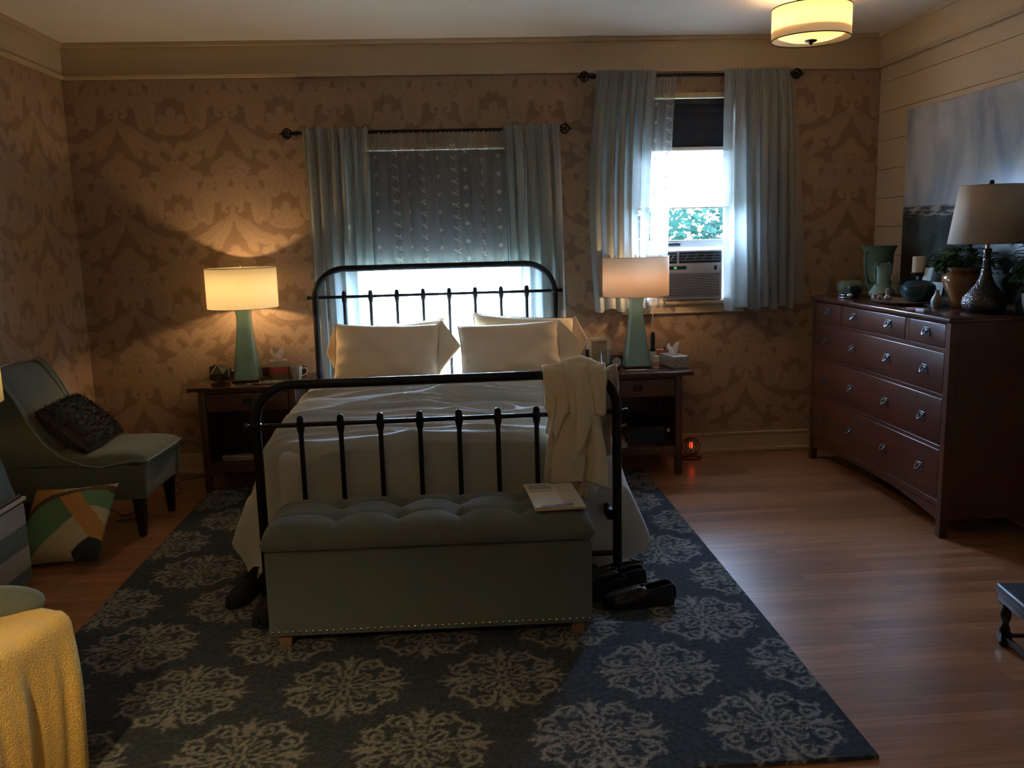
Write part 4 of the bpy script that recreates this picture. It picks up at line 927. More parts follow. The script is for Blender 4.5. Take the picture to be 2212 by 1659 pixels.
lampR=table_lamp('celadon table lamp with peach drum shade on the right nightstand',(1.203,-.30,.686),P_RIGHT,WARM2,sm2,Rs=.218)
tl=table_lamp('wide dark stoneware lamp with a yellow shade on the striped box',(-2.215,-2.17,.436),P_TRUNK,YEL,sm3,Rs=.205,bot=.165,top=.10,flare=.11,glaze=M('stoneware_glaze',(.07,.075,.06),.4),group=None)
# floor lamp by the camera-side wall lights the near chair
flp=T('floor_lamp','brass floor lamp with parchment shade standing on the bare floor near the yellow-covered chair','lamp',(-1.22,-4.80,0))
mb=MB(); mb.lathe([(0,0),(.14,0),(.14,.012),(.03,.03),(.012,.05),(.012,1.36),(0,1.36)],24); mb.build('stand',brass,flp); MB().ball((0,0,1.42),.028,8).build('bulb',bulbm,flp); bulb_light((0,0,1.42),P_FLOOR,(1,.76,.42),.04,flp); drum(flp,.20,.16,1.30,1.55,shade_mat('parchment_shade',(.6,.45,.22),.25),1.4)
# ceiling fixture
cl_=T('ceiling_light','round drum ceiling light with dark trim rings near the top right corner','ceiling light',(2.03,-1.08,2.612)); bz=M('oil_bronze',(.035,.02,.012),.4,.7)
dm=CLOTH('drum_linen',(.92,.84,.66),.75,0,(900,.04)); R0=.212
o=MB().shell([(R0,.0),(R0,.165)],64).build('drum_shade',dm,cl_,fixn=False); solid(o,.0015)
mb=MB(); [mb.tube([((R0+.001)*math.cos(2*PI*k/64),(R0+.001)*math.sin(2*PI*k/64),z) for k in range(64)],.0032,6,closed=True) for z in (0,.165)]; mb.build('trim_ring',bz,cl_)
MB().lathe([(0,-.004),(.06,-.003),(.13,.004),(.175,.02),(.20,.05),(.17,.045),(.12,.02),(0,.006)],48).build('glass_diffuser',CLOTH('opal_glass',(.9,.82,.62),.6,0,(10,.01)),cl_)
MB().lathe([(0,-.032),(.006,-.028),(.012,-.018),(.030,-.012),(.034,-.006),(.030,-.002),(0,0)],24).build('finial',bz,cl_)
mb=MB(); mb.lathe([(0,.19),(.075,.19),(.08,.20),(.08,.245),(0,.248)],32); mb.cyl((0,0,.0),.006,.20,8); 
for k in range(3): a=k*2.094; mb.tube([(0,0,.17),(R0*math.cos(a),R0*math.sin(a),.165)],.003,6)
mb.build('canopy',bz,cl_)
for sd in (-1,1): MB().lathe([(0,.04),(.022,.06),(.028,.085),(.018,.11),(.012,.12),(0,.13)],16,Matrix.Translation((sd*.09,0,0))).build('bulb',bulbm,cl_); bulb_light((sd*.09,0,.085),P_CEIL/2,(1,.68,.38),.03,cl_)
# ================================================================== NIGHTSTAND THINGS (left)
ZN=.687
black_m=M('black_plastic',(.015,.015,.017),.4); tissue=CLOTH('tissue_paper',(.80,.72,.62),.4,0,(300,.03)); ceram=M('white_ceramic',(.62,.58,.50),.25,coat=.4)
geo=T('geometric_terrarium','faceted dark glass geometric ornament with metal edges on the left nightstand','ornament',(-1.545,-.33,ZN))
bm=bmesh.new(); bmesh.ops.create_icosphere(bm,subdivisions=1,radius=.072); rnd=random.Random(8)
for v in bm.verts: v.co=Matrix.Rotation(.5,3,'X')@Matrix.Rotation(.3,3,'Z')@v.co; v.co*=rnd.uniform(.9,1.08)
zm=min(v.co.z for v in bm.verts)
for v in bm.verts: v.co.z-=zm
bm.verts.index_update(); gv=[v.co.copy() for v in bm.verts]; gf=[[v.index for v in f.verts] for f in bm.faces]; ge=[[v.index for v in e.verts] for e in bm.edges]; bm.free()
MB().add(gv,gf).build('glass_faces',M('smoky_glass',(.12,.13,.11),.12,.4,alpha=1),geo,smooth=False)
mb=MB(); [mb.tube([gv[a],gv[b]],.0028,6) for a,b in ge]; mb.build('metal_edges',M('antique_brass',(.55,.45,.28),.2,1),geo)
def tissue_box(label,loc,rz,w_,d_,h_,body,bandm=None,group=None):
    t=T('tissue_box',label,'tissue box',loc,rz)
    o=MB().box(-w_,w_,-d_,d_,0,h_,bev=.003).build('box',body,t)
    if bandm: MB().box(-w_-.0006,w_+.0006,-d_-.0006,d_+.0006,h_*.30,h_*.70,bev=.002).build('colour_band',bandm,t); MB().box(-w_-.0006,w_+.0006,-d_-.0006,d_+.0006,0,h_*.3,bev=.002).build('colour_band',M('moss_band',(.16,.13,.07),.8),t)
    MB().lathe([(0,h_+.0006),(.026,h_+.0006),(.026,h_+.0012),(0,h_+.0012)],20,sx=1,sy=.55).build('opening',M('film_grey',(.3,.28,.25),.4),t)
    mb=MB()
    def tf(u,v):
        a=2*PI*u; r=lerp(.018,.034,v)*(1+.35*math.sin(3*a+v)) ; return (r*math.cos(a)*1.1-.012*v,r*math.sin(a)*.45,h_+lerp(0,.062,v)*(1+.35*math.sin(a*2+1)*v))
    mb.grid(tf,28,8); mb.build('tissue',tissue,t,fixn=False); return t
tissue_box('cube tissue box with a red band on the left nightstand',(-1.166,-.30,ZN),.3,.054,.054,.128,M('tissue_card',(.42,.36,.27),.7),M('red_band',(.42,.06,.04),.7))
def mug(label,loc,rz,mat,r=.040,h=.088):
    t=T('mug',label,'mug',loc,rz); 
    MB().lathe([(0,.0),(r*.78,0),(r*.82,.004),(r*.92,h*.5),(r,h),(r-.003,h+.001),(r*.87,h*.5),(r*.74,.008),(0,.008)],36).build('cup',mat,t); MB().tube([(r*.92,0,h*.80),(r+.020,0,h*.84),(r+.034,0,h*.66),(r+.028,0,h*.40),(r*.9,0,h*.24)],[.005,.0048,.0045,.0048,.005],8).build('handle',ceram,t); return t
strp=M('striped_glaze',(.34,.36,.32),.25,coat=.3); nt=strp.node_tree; b=nt.nodes['Principled BSDF']; N=nt.nodes.new; L=nt.links.new; tc=N('ShaderNodeTexCoord'); wv=N('ShaderNodeTexWave'); wv.inputs['Scale'].default_value=22; wv.inputs['Distortion'].default_value=1; mp=N('ShaderNodeMapping'); mp.inputs['Scale'].default_value=(1,1,.01); L(tc.outputs['Object'],mp.inputs[0]); L(mp.outputs[0],wv.inputs[0]); mx=N('ShaderNodeMix'); mx.data_type='RGBA'; L(wv.outputs['Fac'],mx.inputs[0]); mx.inputs[6].default_value=(.16,.20,.17,1); mx.inputs[7].default_value=(.50,.46,.36,1); L(mx.outputs[2],b.inputs['Base Color'])
mug('striped grey-green mug with pale handle beside the cube tissue box',(-1.052,-.33,ZN),.2,strp)
tr=T('trinket_tray','small rectangular tray holding jewellery at the front of the left nightstand','tray',(-1.175,-.452,ZN),.12)
mb=MB(); mb.box(-.085,.085,-.045,.045,0,.006,bev=.002); mb.box(-.092,.092,-.052,-.043,.002,.014,bev=.002); mb.box(-.092,.092,.043,.052,.002,.014,bev=.002); mb.box(-.092,-.083,-.045,.045,.002,.014,bev=.002); mb.box(.083,.092,-.045,.045,.002,.014,bev=.002); mb.build('dish',M('tray_glaze',(.20,.22,.17),.3,coat=.3),tr)
gold=M('gold_jewellery',(.65,.5,.3),.25,1)
tag(MB().tube([(.022*math.cos(2*PI*k/24),.016*math.sin(2*PI*k/24),.003) for k in range(24)],.0028,6,closed=True).build('bracelet',gold,loc=(-1.215,-.452,ZN+.007)),'gold bracelet in the left side of the trinket tray','jewellery')
mb=MB(); mb.tube([(.035*math.cos(2*PI*k/28+.4),.014*math.sin(2*PI*k/14),.004) for k in range(28)],.003,6,closed=True); tag(mb.build('necklace',M('pearl',(.6,.55,.42),.25),loc=(-1.145,-.45,ZN+.007)),'tangled bead necklace in the right side of the trinket tray','jewellery')
tag(MB().box(-.022,.022,-.009,.009,0,.008,bev=.002).build('lighter',M('steel',(.5,.48,.45),.3,1),loc=(-1.322,-.485,ZN)),'small silver lighter at the front edge of the left nightstand','lighter')
tag(MB().box(-.03,.03,-.014,.014,0,.010,bev=.003).build('lip_balm_tin',M('tin_red',(.25,.03,.02),.35),loc=(-1.268,-.475,ZN)),'small red tin left of the trinket tray','tin')
ck=T('travel_clock','small cream topped dark clock between the ornament and the left lamp','clock',(-1.475,-.16,ZN)); MB().box(-.03,.03,-.018,.018,0,.045,bev=.004).build('case',M('clock_red',(.08,.03,.02),.4),ck); MB().box(-.032,.032,-.02,.02,.045,.058,bev=.004).build('top_cap',ceram,ck)
def stack(items,x,y,z,name,cat,front=False):
    for lab,w_,d_,h_,mat,rz,nm in items:
        t=T(nm,lab,cat,(x,y,z),rz); cv=.0018
        mb=MB(); mb.box(-w_,w_,-d_,d_,0,cv); mb.box(-w_,w_,-d_,d_,h_-cv,h_); (mb.box(-w_,w_,-d_,-d_+cv,0,h_) if front else mb.box(-w_,-w_+cv,-d_,d_,0,h_)); mb.build('cover',mat,t,smooth=False)
        MB().box(-w_+cv,w_-.003,-d_+.003,d_-.003,cv,h_-cv).build('pages',M('page_block',(.42,.38,.32),.8,nz=(200,.1)),t,smooth=False); z+=h_+.0005
    return z
bkc=[M('cover_black',(.02,.02,.023),.4),M('cover_grey',(.12,.12,.12),.4),M('cover_green',(.02,.04,.035),.45),M('cover_navy',(.015,.02,.035),.4),M('cover_red',(.40,.06,.03),.5),M('cover_rose',(.22,.12,.11),.5)]
stack([('grey magazine at the bottom of the pile on the left nightstand shelf',.12,.15,.012,bkc[1],.05,'magazine'),('thick pale book on the left nightstand shelf, second from the bottom',.115,.145,.022,bkc[5],-.04,'book'),('black magazine topmost on the left nightstand shelf',.11,.14,.007,bkc[0],.16,'magazine')],-1.42,-.30,.188,'book','book')
# ================================================================== NIGHTSTAND THINGS (right)
pf=T('picture_frame','cream wooden picture frame leaning upright at the back of the right nightstand','picture frame',(.975,-.20,ZN)); pf.rotation_euler=(R_(-8),0,R_(4)); fw=M('cream_frame',(.60,.52,.38),.45)
mb=MB(); mb.box(-.083,.083,-.010,.010,.165,.195,bev=.005); mb.box(-.083,.083,-.010,.010,0,.03,bev=.005); mb.box(-.083,-.053,-.010,.010,.0,.195,bev=.005); mb.box(.053,.083,-.010,.010,0,.195,bev=.005); mb.build('moulding',fw,pf); MB().box(-.055,.055,-.002,.006,.025,.17).build('picture',M('tan_photo',(.34,.25,.17),.5,nz=(20,.3)),pf,smooth=False)
gl=T('drinking_glass','tall clear ribbed drinking glass in front of the cream frame','glass',(.985,-.37,ZN+.004)); gm_=GLASS('clear_glass',(.95,.96,.95),.55,.03)
MB().lathe([(0,0),(.033,0),(.036,.004),(.037,.02),(.0355,.03),(.0375,.04),(.036,.05),(.039,.13),(.0375,.13),(.034,.05),(.034,.012),(0,.010)],32).build('glass_body',gm_,gl); MB().lathe([(0,.0125),(.033,.0125),(.0335,.045),(0,.045)],24).build('water',GLASS('water',(.93,.95,.95),.8,.0),gl)
tag(MB().cyl((0,0,0),.046,.004,28).build('coaster',M('pale_coaster',(.40,.38,.34),.6),loc=(.985,-.37,ZN)),'thin pale coaster under the drinking glass','coaster')
al=T('alarm_clock','round black alarm clock between the drinking glass and the right lamp','clock',(1.057,-.36,ZN),R_(6)); CM=Matrix.Translation((0,0,.046))@Matrix.Rotation(PI/2,4,'X')
MB().lathe([(0,-.018),(.036,-.018),(.040,-.010),(.040,.012),(.036,.018),(.033,.014),(0,.012)],40,CM).build('case',black_m,al); fc_=MB().lathe([(0,.0135),(.032,.0135),(.032,.0145),(0,.0145)],36,CM).build('dial',M('dial_white',(.55,.52,.46),.5),al)
mb=MB(); mb.tube([(0,-.0155,.046),(.010,-.0155,.055)],.0012,5); mb.tube([(0,-.0155,.046),(-.011,-.0155,.052)],.0012,5)
for k in range(12): a=k*PI/6; mb.tube([(.026*math.cos(a),-.0152,.046+.026*math.sin(a)),(.030*math.cos(a),-.0152,.046+.030*math.sin(a))],.0009,4)
mb.build('hands_and_marks',M('ink2',(.02,.02,.02),.5),al); mb=MB(); mb.box(-.022,-.010,-.012,.012,0,.012,bev=.003); mb.box(.010,.022,-.012,.012,0,.012,bev=.003); mb.build('feet',black_m,al)
tag(MB().box(-.012,.012,-.008,.008,0,.095,bev=.004).build('remote_control',black_m,loc=(.878,-.27,ZN+.03),rot=(R_(-6),0,0)),'black remote standing behind the towel on the right nightstand','remote control')
tag(MB().box(-.035,.035,-.02,.02,0,.03,bev=.004).build('trinket_box',lampfoot,loc=(.878,-.27,ZN)),'small dark stand holding the black remote','box')
mb=MB(); rnd=random.Random(3); pts=[(.075*math.cos(.5*k)*(1-.012*k)+.006*rnd.random(),.018*math.sin(.5*k)+.004*rnd.random(),.004) for k in range(30)]+[(.09,-.005,.003),(.125,-.012,.003),(.15,-.004,.003)]; mb.tube(pts,.0026,6); tag(mb.build('charging_cable',M('white_cable',(.62,.58,.52),.4),loc=(1.165,-.475,ZN)),'looped white cable lying in front of the right lamp','cable')
tag(MB().tube([(-.03,0,.004),(.02,0,.004),(.03,.0,.004)],[.004,.004,.002],8).build('pen',black_m,loc=(1.06,-.46,ZN),rot=(0,0,1.2)),'short black pen by the alarm clock','pen')
pb=T('pill_bottle','white capped pill bottle beside the base of the right lamp','bottle',(1.318,-.40,ZN)); MB().lathe([(0,0),(.0215,0),(.0225,.003),(.0225,.052),(.018,.058),(0,.058)],24).build('bottle',M('pill_white',(.55,.50,.47),.4),pb); MB().lathe([(0,.058),(.021,.058),(.021,.080),(.019,.083),(0,.083)],24).build('cap',ceram,pb); MB().lathe([(.0228,.012),(.0228,.044)],24).build('label_band',M('label_rose',(.50,.20,.16),.6),pb)
wd=T('wand','slim black-handled wand with a long white shaft standing in a white jar','wand',(1.318,-.30,ZN)); MB().lathe([(0,0),(.026,0),(.028,.004),(.027,.082),(.020,.10),(.012,.102),(0,.102)],24).build('jar',ceram,wd); MB().lathe([(.010,.10),(.019,.104),(.019,.112),(.013,.125),(.016,.17),(.0155,.205),(.010,.228),(.006,.232),(0,.232)],16).build('grip',black_m,wd); MB().tube([(0,0,.228),(-.004,0,.30),(.003,0,.37),(.004,.0,.40)],.0035,8).build('shaft',M('white_cable2',(.62,.6,.58),.4),wd)
cj=T('candle_jar','orange wax candle in a glass jar behind the patterned tissue box','candle',(1.385,-.20,ZN)); MB().lathe([(0,.006),(.041,.006),(.041,.098),(0,.095)],28).build('wax',M('orange_wax',(.75,.22,.08),.5),cj); MB().lathe([(0,0),(.044,0),(.045,.004),(.045,.115),(.0435,.115),(.0425,.005),(0,.004)],28).build('jar_glass',gm_,cj)
qf=M('quatrefoil_card',(.40,.36,.28),.7); nt=qf.node_tree; b=nt.nodes['Principled BSDF']; N=nt.nodes.new; L=nt.links.new; tc=N('ShaderNodeTexCoord'); vo=N('ShaderNodeTexVoronoi'); vo.inputs['Scale'].default_value=24; vo.inputs['Randomness'].default_value=0; L(tc.outputs['Object'],vo.inputs[0]); cr=N('ShaderNodeValToRGB'); L(vo.outputs['Distance'],cr.inputs[0]); e=cr.color_ramp.elements; e[0].position=.42; e[0].color=(.16,.17,.15,1); e[1].position=.5; e[1].color=(.38,.36,.31,1)
for p,c in ((.12,(.10,.11,.10,1)),(.17,(.42,.38,.30,1)),(.34,(.42,.38,.30,1))): q=cr.color_ramp.elements.new(p); q.color=c
L(cr.outputs[0],b.inputs['Base Color'])
tissue_box('rectangular tissue box with a grey lattice print at the right end of the nightstand',(1.455,-.335,ZN),R_(12),.055,.115,.078,qf)
z=stack([('black hardback at the bottom of the pile on the right nightstand shelf',.13,.14,.03,bkc[0],.0,'book'),('dark green book second in the pile on the right nightstand shelf',.125,.14,.028,bkc[2],.03,'book'),('navy book third in the pile on the right nightstand shelf',.13,.14,.03,bkc[3],-.02,'book'),('black book topmost in the pile on the right nightstand shelf',.12,.14,.028,bkc[0],.02,'book')],1.24,-.32,.188,'book','book',True)
ob=stack([('white and orange paperback at the left end of the right nightstand shelf',.062,.07,.03,M('cover_white',(.45,.42,.36),.5),.1,'book'),('orange book lying on the paperback at the left end of the shelf',.058,.068,.026,bkc[4],-.1,'book')],1.03,-.47,.188,'book','book')
t=T('open_book','dark book tilted on top of the smaller books inside the right nightstand','book',(1.00,-.47,.31)); t.rotation_euler=(0,R_(-16),R_(8)); MB().box(-.09,.09,-.065,.065,.016,.019).build('cover',bkc[0],t,smooth=False); MB().box(-.088,.088,-.063,.063,0,.016).build('pages',M('page_block'.strip(),(.42,.38,.32),.8),t,smooth=False)
sb=T('small_bottle','small clear bottle with a white cap on the right nightstand shelf','bottle',(1.395,-.42,.188)); MB().lathe([(0,0),(.016,0),(.017,.05),(.008,.062),(.008,.07),(0,.07)],18).build('bottle',gm_,sb); MB().lathe([(0,.07),(.011,.07),(.011,.09),(0,.09)],16).build('cap',ceram,sb)
# red glowing ornament on the floor
rg=T('night_light','small round light glowing red on the floor by the baseboard','night light',(1.615,-.19,0)); rm=M('red_glow',(.5,.03,.01),.3,emit=((1,.06,.01),1.6)); MB().ball((0,0,.10),.016,8,(.8,.8,1.6)).build('glowing_core',rm,rg)
mb=MB()
for k in range(5): a=k*PI/5; mb.tube([(.062*math.cos(th)*math.cos(a),.062*math.cos(th)*math.sin(a),.09+.062*math.sin(th)) for th in [2*PI*i/24 for i in range(24)]],.0028,5,closed=True)
mb.tube([(.07*math.cos(th),.05*math.sin(th)-.01,.012) for th in [2*PI*i/24 for i in range(24)]],.006,6,closed=True); mb.build('wire_cage',M('red_cage',(.05,.012,.01),.3),rg)
bulb_light((0,-.03,.10),.03,(1,.06,.02),.02,rg)
# ================================================================== SHOES
shoe_m=M('black_shoe_leather',(.010,.010,.011),.28,coat=.2); sole_m=M('black_sole',(.008,.008,.008),.7); suede=M('black_slipper_cloth',(.008,.008,.009),.95)
def shoe(label,loc,rz,mat,laces=True,L_=.295,pitch=0,group=None):
    t=T('shoe',label,'shoe',loc,rz); t.rotation_euler=(0,pitch,rz)
    st=[(0,.026,.066),(.02,.034,.076),(.06,.037,.068),(.10,.037,.056),(.14,.040,.066),(.18,.046,.060),(.22,.048,.050),(.26,.040,.040),(.283,.024,.030),(.295,.006,.022)]
    n_=26
    def up(u,v):
        x=u*L_; hw=interp(x*.295/L_,[(a,b) for a,b,c in st]); h=interp(x*.295/L_,[(a,c) for a,b,c in st]); k=x/L_*.295
        op=max(0,1-max(0,(k-.115)/.03))if k>.115 else 1      # how open the top is
        lim=lerp(1.0,.62,op); a=(2*v-1)*PI/2*1.0; a=a*1.0
        s_=math.sin(a*lim/1.0 if False else a); 
        # v runs rim(left)->over? use half ellipse from left bottom over the top to right bottom, cut open at the top
        side=-1 if v<.5 else 1; q=abs(2*v-1)              # q 1 at sole, 0 at top centre/rim
        th=lerp(PI/2*(1-.62*op),0,q) 
        yy=side*hw*(math.cos(th)**.7); zz=.018+h*math.sin(th)**(1.0)*(1/ (math.sin(PI/2*(1-.62*op))) if op>0 else 1)*(1 if op<.01 else 1)
        return (x,yy,zz)
    mb=MB(); 
    for half in (0,1):
        mb.grid((lambda u,v,h=half: up(u,(.4999*v if h==0 else .5001+.4999*v))),n_,10)
    heel=[(0,.0)]; mb.grid(lambda u,v:(-.002-.006*math.sin(PI*v),(2*u-1)*.026,.018+.066*v),6,6)
    mb.grid(lambda u,v:(.115+.03*v,(2*u-1)*.040*(1-.3*v),.070-.004*v-.004*math.cos(PI*(2*u-1)/2)*0),6,3)
    solid(mb.build('upper',mat,t,fixn=False),.003)
    pl=[]; 
    for i in range(21): x=L_*i/20; hw=interp(x*.295/L_,[(a,b) for a,b,c in st])+.003; pl.append((x,hw))
    poly=pl+[(x,-y) for x,y in pl[::-1]]; mb=MB(); mb.prism(poly,.006,.020,ax='z'); mb.prism([p for p in poly if p[0]<.09],0,.008,ax='z'); mb.prism([p for p in poly if p[0]>.13],.003,.008,ax='z'); mb.build('sole',sole_m,t,smooth=False)
    MB().box(.01,L_*.9,-.025,.025,.019,.022).build('insole',sole_m,t,smooth=False)
    if laces:
        mb=MB(); 
        for k in range(4): x=.118+.018*k; z=.083-.004*k; mb.tube([(x,-.018,z-.006),(x+.008,0,z),(x,.018,z-.006)],.0018,5)
        mb.tube([(.118,0,.084),(.10,.02,.105),(.085,.03,.09),(.10,.04,.078)],.0016,5); mb.tube([(.118,0,.084),(.10,-.02,.108),(.09,-.034,.085)],.0016,5); mb.build('laces',sole_m,t)
    return t
shoe('black leather lace-up shoe nearest the camera, right of the bench',(.885,-2.585,RZ),R_(184),shoe_m,L_=.30)
shoe('black leather lace-up shoe behind its mate beside the right bed post',(.80,-2.40,RZ),R_(178),shoe_m,L_=.30)
shoe('flat black shoe half hidden between the bench and the right bed post',(.70,-2.49,RZ),R_(186),suede,False,.27)
shoe('black cloth shoe standing toe forward, left of the left bed post',(-.93,-2.16,RZ),R_(-108),suede,True,.29,R_(0))
shoe('black cloth shoe tucked against the left end of the bench',(-.835,-2.375,RZ),R_(-92),suede,True,.27)
t=T('cardboard_box','brown cardboard box under the right side of the bed','box',(.50,-2.05,RZ)); mb=MB(); mb.box(-.14,.14,-.10,.10,0,.155,bev=.002); mb.build('carton',M('cardboard',(.14,.085,.05),.85,nz=(20,.1)),t); MB().box(-.142,.142,-.025,.025,.155,.1565).build('tape',M('tape',(.18,.12,.07),.3),t,smooth=False)
# cords by the corner chair
cordm=M('brown_cord',(.02,.012,.008),.5)
def cord(label,pts,r=.0028):
    P=[Vector(p) for p in pts]; out=[]
    for i in range(len(P)-1):
        a=P[max(i-1,0)];b=P[i];c=P[i+1];d=P[min(i+2,len(P)-1)]
        for k in range(6): t_=k/6; out.append(.5*((2*b)+(c-a)*t_+(2*a-5*b+4*c-d)*t_**2+(3*b-a-3*c+d)*t_**3))
    out.append(P[-1]); tag(MB().tube(out,r,6).build('power_cord',cordm),label,'cord')
cord('brown cord hanging down the wall behind the left nightstand to the floor',[(-1.60,-.06,.62),(-1.70,-.05,.50),(-1.73,-.05,.32),(-1.66,-.06,.20),(-1.72,-.10,.02),(-1.90,-.25,.006),(-1.80,-.50,.006),(-1.88,-.62,.006)])
cord('brown cord looping along the baseboard between chair and left nightstand',[(-1.62,-.08,.10),(-1.75,-.10,.006),(-1.95,-.12,.006),(-2.1,-.2,.006)])
cord('tangled brown cord on the floor under the corner chair',[(-1.62,-.09,.16),(-1.74,-.06,.17),(-1.86,-.06,.24),(-1.93,-.07,.20)])
cord('thin dark cord snaking across the floor below the corner chair seat',[(-2.35,-.75,.006),(-2.2,-.95,.006),(-2.12,-.82,.006),(-2.0,-.95,.006),(-1.93,-.85,.006),(-1.85,-1.0,.006),(-2.0,-1.05,.006)])
# ================================================================== PAINTING
pm=bpy.data.materials.new('landscape_paint'); pm.use_nodes=True; nt=pm.node_tree; b=nt.nodes['Principled BSDF']; N=nt.nodes.new; L=nt.links.new
tc=N('ShaderNodeTexCoord'); sp=N('ShaderNodeSeparateXYZ'); L(tc.outputs['Object'],sp.inputs[0]); n1=N('ShaderNodeTexNoise'); n1.inputs['Scale'].default_value=2.2; n1.inputs['Detail'].default_value=5; n1.inputs['Distortion'].default_value=.8; mp=N('ShaderNodeMapping'); mp.inputs['Scale'].default_value=(1,1.8,.8); L(tc.outputs['Object'],mp.inputs[0]); L(mp.outputs[0],n1.inputs['Vector'])
sk=N('ShaderNodeValToRGB'); L(n1.outputs['Fac'],sk.inputs[0]); e=sk.color_ramp.elements; e[0].position=.35; e[0].color=(.22,.27,.34,1); e[1].position=.65; e[1].color=(.50,.53,.54,1)
n2=N('ShaderNodeTexNoise'); n2.inputs['Scale'].default_value=6; n2.inputs['Detail'].default_value=4; L(tc.outputs['Object'],n2.inputs['Vector']); gd=N('ShaderNodeValToRGB'); L(n2.outputs['Fac'],gd.inputs[0]); e=gd.color_ramp.elements; e[0].position=.4; e[0].color=(.012,.018,.017,1); e[1].position=.75; e[1].color=(.10,.15,.13,1)
n3=N('ShaderNodeTexNoise'); n3.inputs['Scale'].default_value=1; n3.inputs['Detail'].default_value=5; mp3=N('ShaderNodeMapping'); mp3.inputs['Scale'].default_value=(1,9,60); L(tc.outputs['Object'],mp3.inputs[0]); L(mp3.outputs[0],n3.inputs['Vector']); bd=N('ShaderNodeValToRGB'); L(n3.outputs['Fac'],bd.inputs[0]); e=bd.color_ramp.elements; e[0].position=.47; e[0].color=(.03,.035,.04,1); e[1].position=.56; e[1].color=(.36,.34,.29,1)
def step(z,soft=.004):
    mr=N('ShaderNodeMapRange'); mr.inputs[1].default_value=z-soft; mr.inputs[2].default_value=z+soft; L(sp.outputs[2],mr.inputs[0]); return mr.outputs[0]
m1=N('ShaderNodeMix'); m1.data_type='RGBA'; L(step(.483),m1.inputs[0]); L(gd.outputs[0],m1.inputs[6]); L(bd.outputs[0],m1.inputs[7]); m2=N('ShaderNodeMix'); m2.data_type='RGBA'; L(step(.545,.006),m2.inputs[0]); L(m1.outputs[2],m2.inputs[6]); L(sk.outputs[0],m2.inputs[7]); L(m2.outputs[2],b.inputs['Base Color']); b.inputs['Roughness'].default_value=.38
bn=N('ShaderNodeBump'); bn.inputs['Strength'].default_value=.3; bn.inputs['Distance'].default_value=.004; L(n1.outputs['Fac'],bn.inputs['Height']); L(bn.outputs[0],b.inputs['Normal'])
pt=T('landscape_painting','large unframed painting of pale sky over a dark field on the boarded wall','painting',(2.945,-1.43,1.150)); MB().box(-.002,.018,-1.0,1.0,0,1.155,bev=.003).build('canvas',pm,pt)
MB().box(.004,.019,-.99,.99,.008,1.147).build('stretcher_frame',M('raw_wood',(.3,.2,.12),.7),pt,smooth=False)
# ================================================================== DRESSER TOP THINGS
ZD=1.128
sage=M('sage_matte_glaze',(.13,.20,.13),.5,nz=(14,.2),bump=(40,.15)); sage2=M('pale_sage_glaze',(.18,.26,.20),.45,nz=(14,.15)); teal=M('dark_teal_glaze',(.006,.04,.052),.12,coat=.3); amber=M('amber_brown_glaze',(.22,.09,.025),.15,coat=.7,nz=(8,.3))
bowl=T('lidded_bowl','small round green pottery bowl at the far end of the dresser top','bowl',(2.62,-.40,ZD)); MB().lathe([(0,0),(.045,0),(.07,.018),(.082,.045),(.082,.07),(.070,.092),(.052,.102),(.05,.097),(.066,.082),(.074,.06),(.06,.02),(0,.012)],40).build('bowl_body',sage,bowl)
pv=T('pitcher_vase','tall green flared vase with long side handles on the far end of the dresser','vase',(2.76,-.50,ZD)); MB().lathe([(0,0),(.062,0),(.066,.006),(.062,.03),(.078,.065),(.080,.10),(.058,.125),(.062,.15),(.075,.22),(.10,.305),(.113,.325),(.108,.326),(.09,.29),(.066,.20),(.05,.14),(.06,.10),(.05,.02),(0,.012)],44).build('vase_body',sage,pv)
for sd in (-1,1): MB().tube([(sd*.098,0,.29),(sd*.128,0,.275),(sd*.130,0,.22),(sd*.118,0,.15),(sd*.092,0,.095),(sd*.078,0,.085)],[.009,.010,.010,.010,.010,.008],8,M4=Matrix.Rotation(R_(25),4,'Z')).build('handle',sage,pv)
v2=T('two_handled_vase','slim green vase with two curled shoulder handles in front of the tall vase','vase',(2.68,-.72,ZD)); MB().lathe([(0,0),(.05,0),(.072,.018),(.078,.038),(.066,.058),(.042,.095),(.034,.14),(.034,.185),(.040,.21),(.044,.222),(.040,.222),(.030,.19),(.03,.12),(.06,.05),(.04,.015),(0,.01)],40).build('vase_body',sage2,v2)
for sd in (-1,1): MB().tube([(sd*.036,0,.205),(sd*.052,0,.222),(sd*.066,0,.208),(sd*.066,0,.17),(sd*.056,0,.125),(sd*.050,0,.085)],[.006,.007,.007,.006,.006,.005],8,M4=Matrix.Rotation(R_(20),4,'Z')).build('handle',sage2,v2)
tag(MB().box(-.035,.035,-.03,.03,0,.075,bev=.003).build('keepsake_box',M('ink_blue_box',(.015,.018,.028),.4),loc=(2.56,-.56,ZD),rot=(0,0,.2)),'dark blue cube box in front of the tall vase','box')
t=T('watch_stack','small black and silver striped case on the dresser edge','case',(2.50,-.59,ZD),.25); mb=MB(); mb.box(-.03,.03,-.03,.03,0,.010,bev=.002); mb.box(-.03,.03,-.03,.03,.018,.026,bev=.002); mb.build('silver_layers',M('silver',(.5,.53,.6),.2,1),t); MB().box(-.028,.028,-.028,.028,.0,.022).build('black_layers',black_m,t,smooth=False)
tag(MB().ball((0,0,.02),.02,8,(1,1,1)).build('silver_ball',M('silver',(.5,.53,.6),.2,1),loc=(2.50,-.665,ZD)),'small polished silver ball beside the striped case','ornament')
cs=T('candle_holder','fat cream candle on a dark twisted pedestal holder','candle',(2.80,-.93,ZD)); mb=MB(); vs=[];n_=20
for i in range(31):
    z=.012+.145*i/30
    for j in range(n_): th=2*PI*j/n_; r=.017+.006*math.cos(2*th-z*70); vs.append((r*math.cos(th),r*math.sin(th),z))
